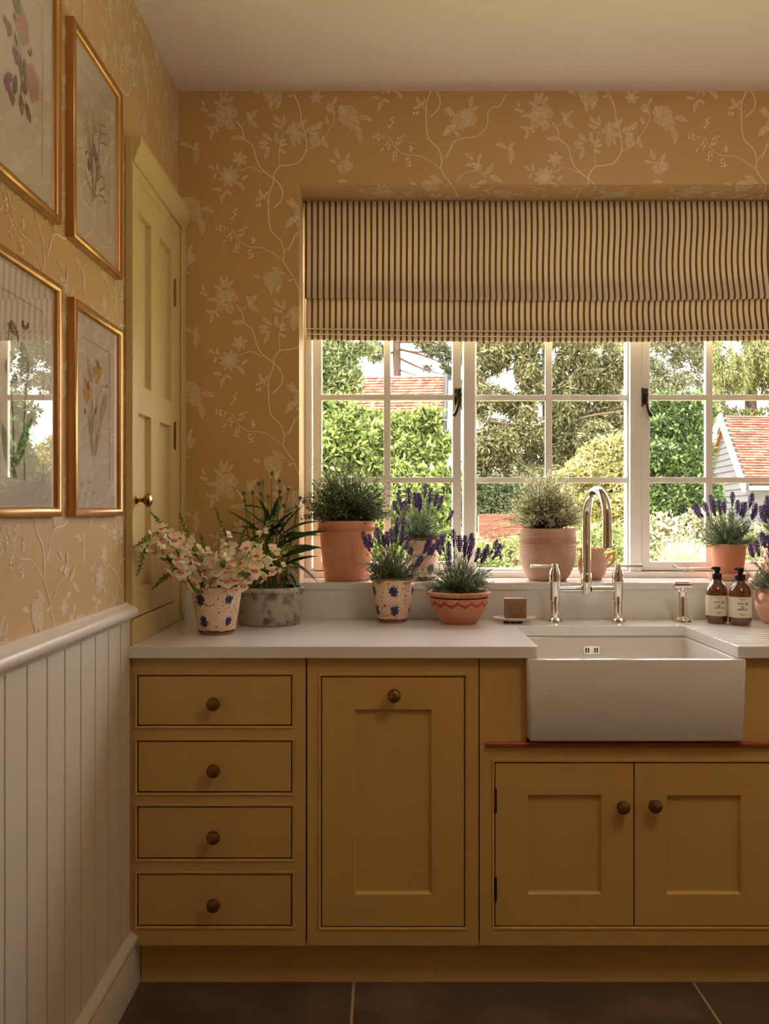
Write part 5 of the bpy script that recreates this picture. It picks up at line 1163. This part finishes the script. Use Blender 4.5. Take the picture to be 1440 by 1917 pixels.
# weeping conifer
t = tree('weeping_conifer', 'weeping yellow green conifer with hanging sprays behind the barn', 1400, 24)
cols_ = []
for k in range(26):
    px = 1330+k*8+random.uniform(-4, 4); top = random.uniform(600, 690); bot = top+random.uniform(60, 110); cols_.append(ppx(px, (top+bot)/2, 24+random.uniform(-.8, .8), random.uniform(6, 10), (bot-top)/2))
crown(t, cols_+[ppx(1400, 610, 24.5, 110, 30), ppx(1330, 830, 24.4, 40, 90), ppx(1400, 800, 24.4, 70, 40)], 34000, .16, .035, lmat('weeping_leaf', [(60, 68, 24), (116, 124, 56), (156, 160, 88)]), 1.2, 2, spread=.5, lump=False)
tx = P(1418, 0, 24).x; trunk(t, [(tx, 24.4, GZ), (tx, 24.4, 4), (tx-.1, 24.4, 6.5)], [.22, .17, .1]); trunk(t, [P(1418, 790, 24.3), P(1380, 680, 24), P(1345, 640, 23.8)], [.07, .05, .02], 'branch')
# barn
barn = tag(empty('barn', (6.8, 16, GZ)), 'grey weatherboarded barn with tiled roof and white bargeboards at the right', 'building')
ec = P(1403, 905, 16.0); ef = P(1312, 915, 19.6); rg = P(1358, 780, 17.8); L_ = 9.0; dv = Vector((L_, 1.2, 0))
tiles(barn, ec+Vector((-.12, 0, 0)), ec+dv, rg+Vector((-.12, 0, .02)), rg+dv+Vector((0, 0, .02)), 26, 44)
OB().add([ec, rg, ef, ec+dv, rg+dv, ef+dv], [(0, 1, 4, 3), (1, 2, 5, 4)]).build('roof_body', M_tdark, barn, smooth=0)
w0 = Vector((ec.x+.10, ec.y+.15, 0)); w1 = Vector((ef.x+.10, ef.y-.15, 0)); 
bh = .125; zt_ = rg.z-.05; z_ = GZ; wd_ = (w1-w0).normalized(); nr = Vector((wd_.y, -wd_.x, 0))
if nr.x > 0: nr = -nr
OB().add([w0+Vector((.03, 0, GZ)), w1+Vector((.03, 0, GZ)), w1+Vector((.03, 0, ef.z)), Vector((rg.x+.13, rg.y, rg.z-.03)), w0+Vector((.03, 0, ec.z))], [(0, 1, 2, 3, 4)]).build('gable_wall', M_wood, barn, smooth=0, recalc=False)
Lw = (w1-w0).length; eh = (ec.z+ef.z)/2
while z_ < zt_-.02:
    za = z_; zb_ = min(z_+bh, zt_); cut = lambda h_: max(0, (h_-eh)/(zt_-eh))*.5
    a0, a1 = cut(za), cut(zb_); a1 = min(a1, .498)
    q = []
    for (a_, h_, out_) in ((a0, za, .03), (1-a0, za, .03), (1-a1, zb_, .012), (a1, zb_, .012)):
        v = w0.lerp(w1, a_)+Vector((0, 0, h_)); q.append((v, v+nr*out_))
    OB().loft([[v[0] for v in q], [v[1] for v in q]]).build('weatherboard', M_wood, barn, smooth=0); z_ += bh
for a_, b_ in ((ec, rg), (ef, rg)):
    d = (b_-a_).normalized(); up_ = Vector((0, 0, .16)); off = nr*.14; OB().loft([[a_+off-up_*.6-d*.1, a_+off+up_*.5-d*.1, a_+off*.6+up_*.5-d*.1, a_+off*.6-up_*.6-d*.1], [b_+off-up_*.6, b_+off+up_*.5, b_+off*.6+up_*.5, b_+off*.6-up_*.6]]).build('bargeboard', M_whitep, barn, smooth=0)
OB().loft([[ec+Vector((0, 0, -.05)), ec+Vector((0, -.08, -.05)), ec+Vector((0, -.08, -.12)), ec+Vector((0, 0, -.12))], [v+dv for v in (ec+Vector((0, 0, -.05)), ec+Vector((0, -.08, -.05)), ec+Vector((0, -.08, -.12)), ec+Vector((0, 0, -.12)))]]).build('gutter', M_whitep, barn, smooth=0)
OB().add([w0+Vector((0, 0, GZ)), w0+dv+Vector((0, 0, GZ)), w0+dv+Vector((0, 0, ec.z)), w0+Vector((0, 0, ec.z))], [(0, 1, 2, 3)]).build('front_wall', M_wood, barn, smooth=0, recalc=False)
OB().loft([[w0+Vector((.5, -.06, 1.0)), w0+Vector((1.9, .12, 1.0)), w0+Vector((1.9, .12, 1.6)), w0+Vector((.5, -.06, 1.6))], [w0+Vector((.5, -.02, 1.0)), w0+Vector((1.9, .16, 1.0)), w0+Vector((1.9, .16, 1.6)), w0+Vector((.5, -.02, 1.6))]]).build('window', M_dk, barn, smooth=0)
# far belt of trees
t = tag(empty('far_trees', (4, 40, GZ)), 'distant belt of mixed trees on the horizon', 'trees', kind='stuff')
bl = [(x_+random.uniform(-1, 1), 40+random.uniform(-2, 2), 1.8+random.uniform(-.3, .6), 2.6, 2, 2.2+random.uniform(-.3, .8)) for x_ in np.arange(-14, 30, 2.4)]
crown(t, bl, 26000, .38, .16, lmat('far_leaf', [(84, 96, 54), (120, 130, 80), (150, 158, 108)]), 0, 2)
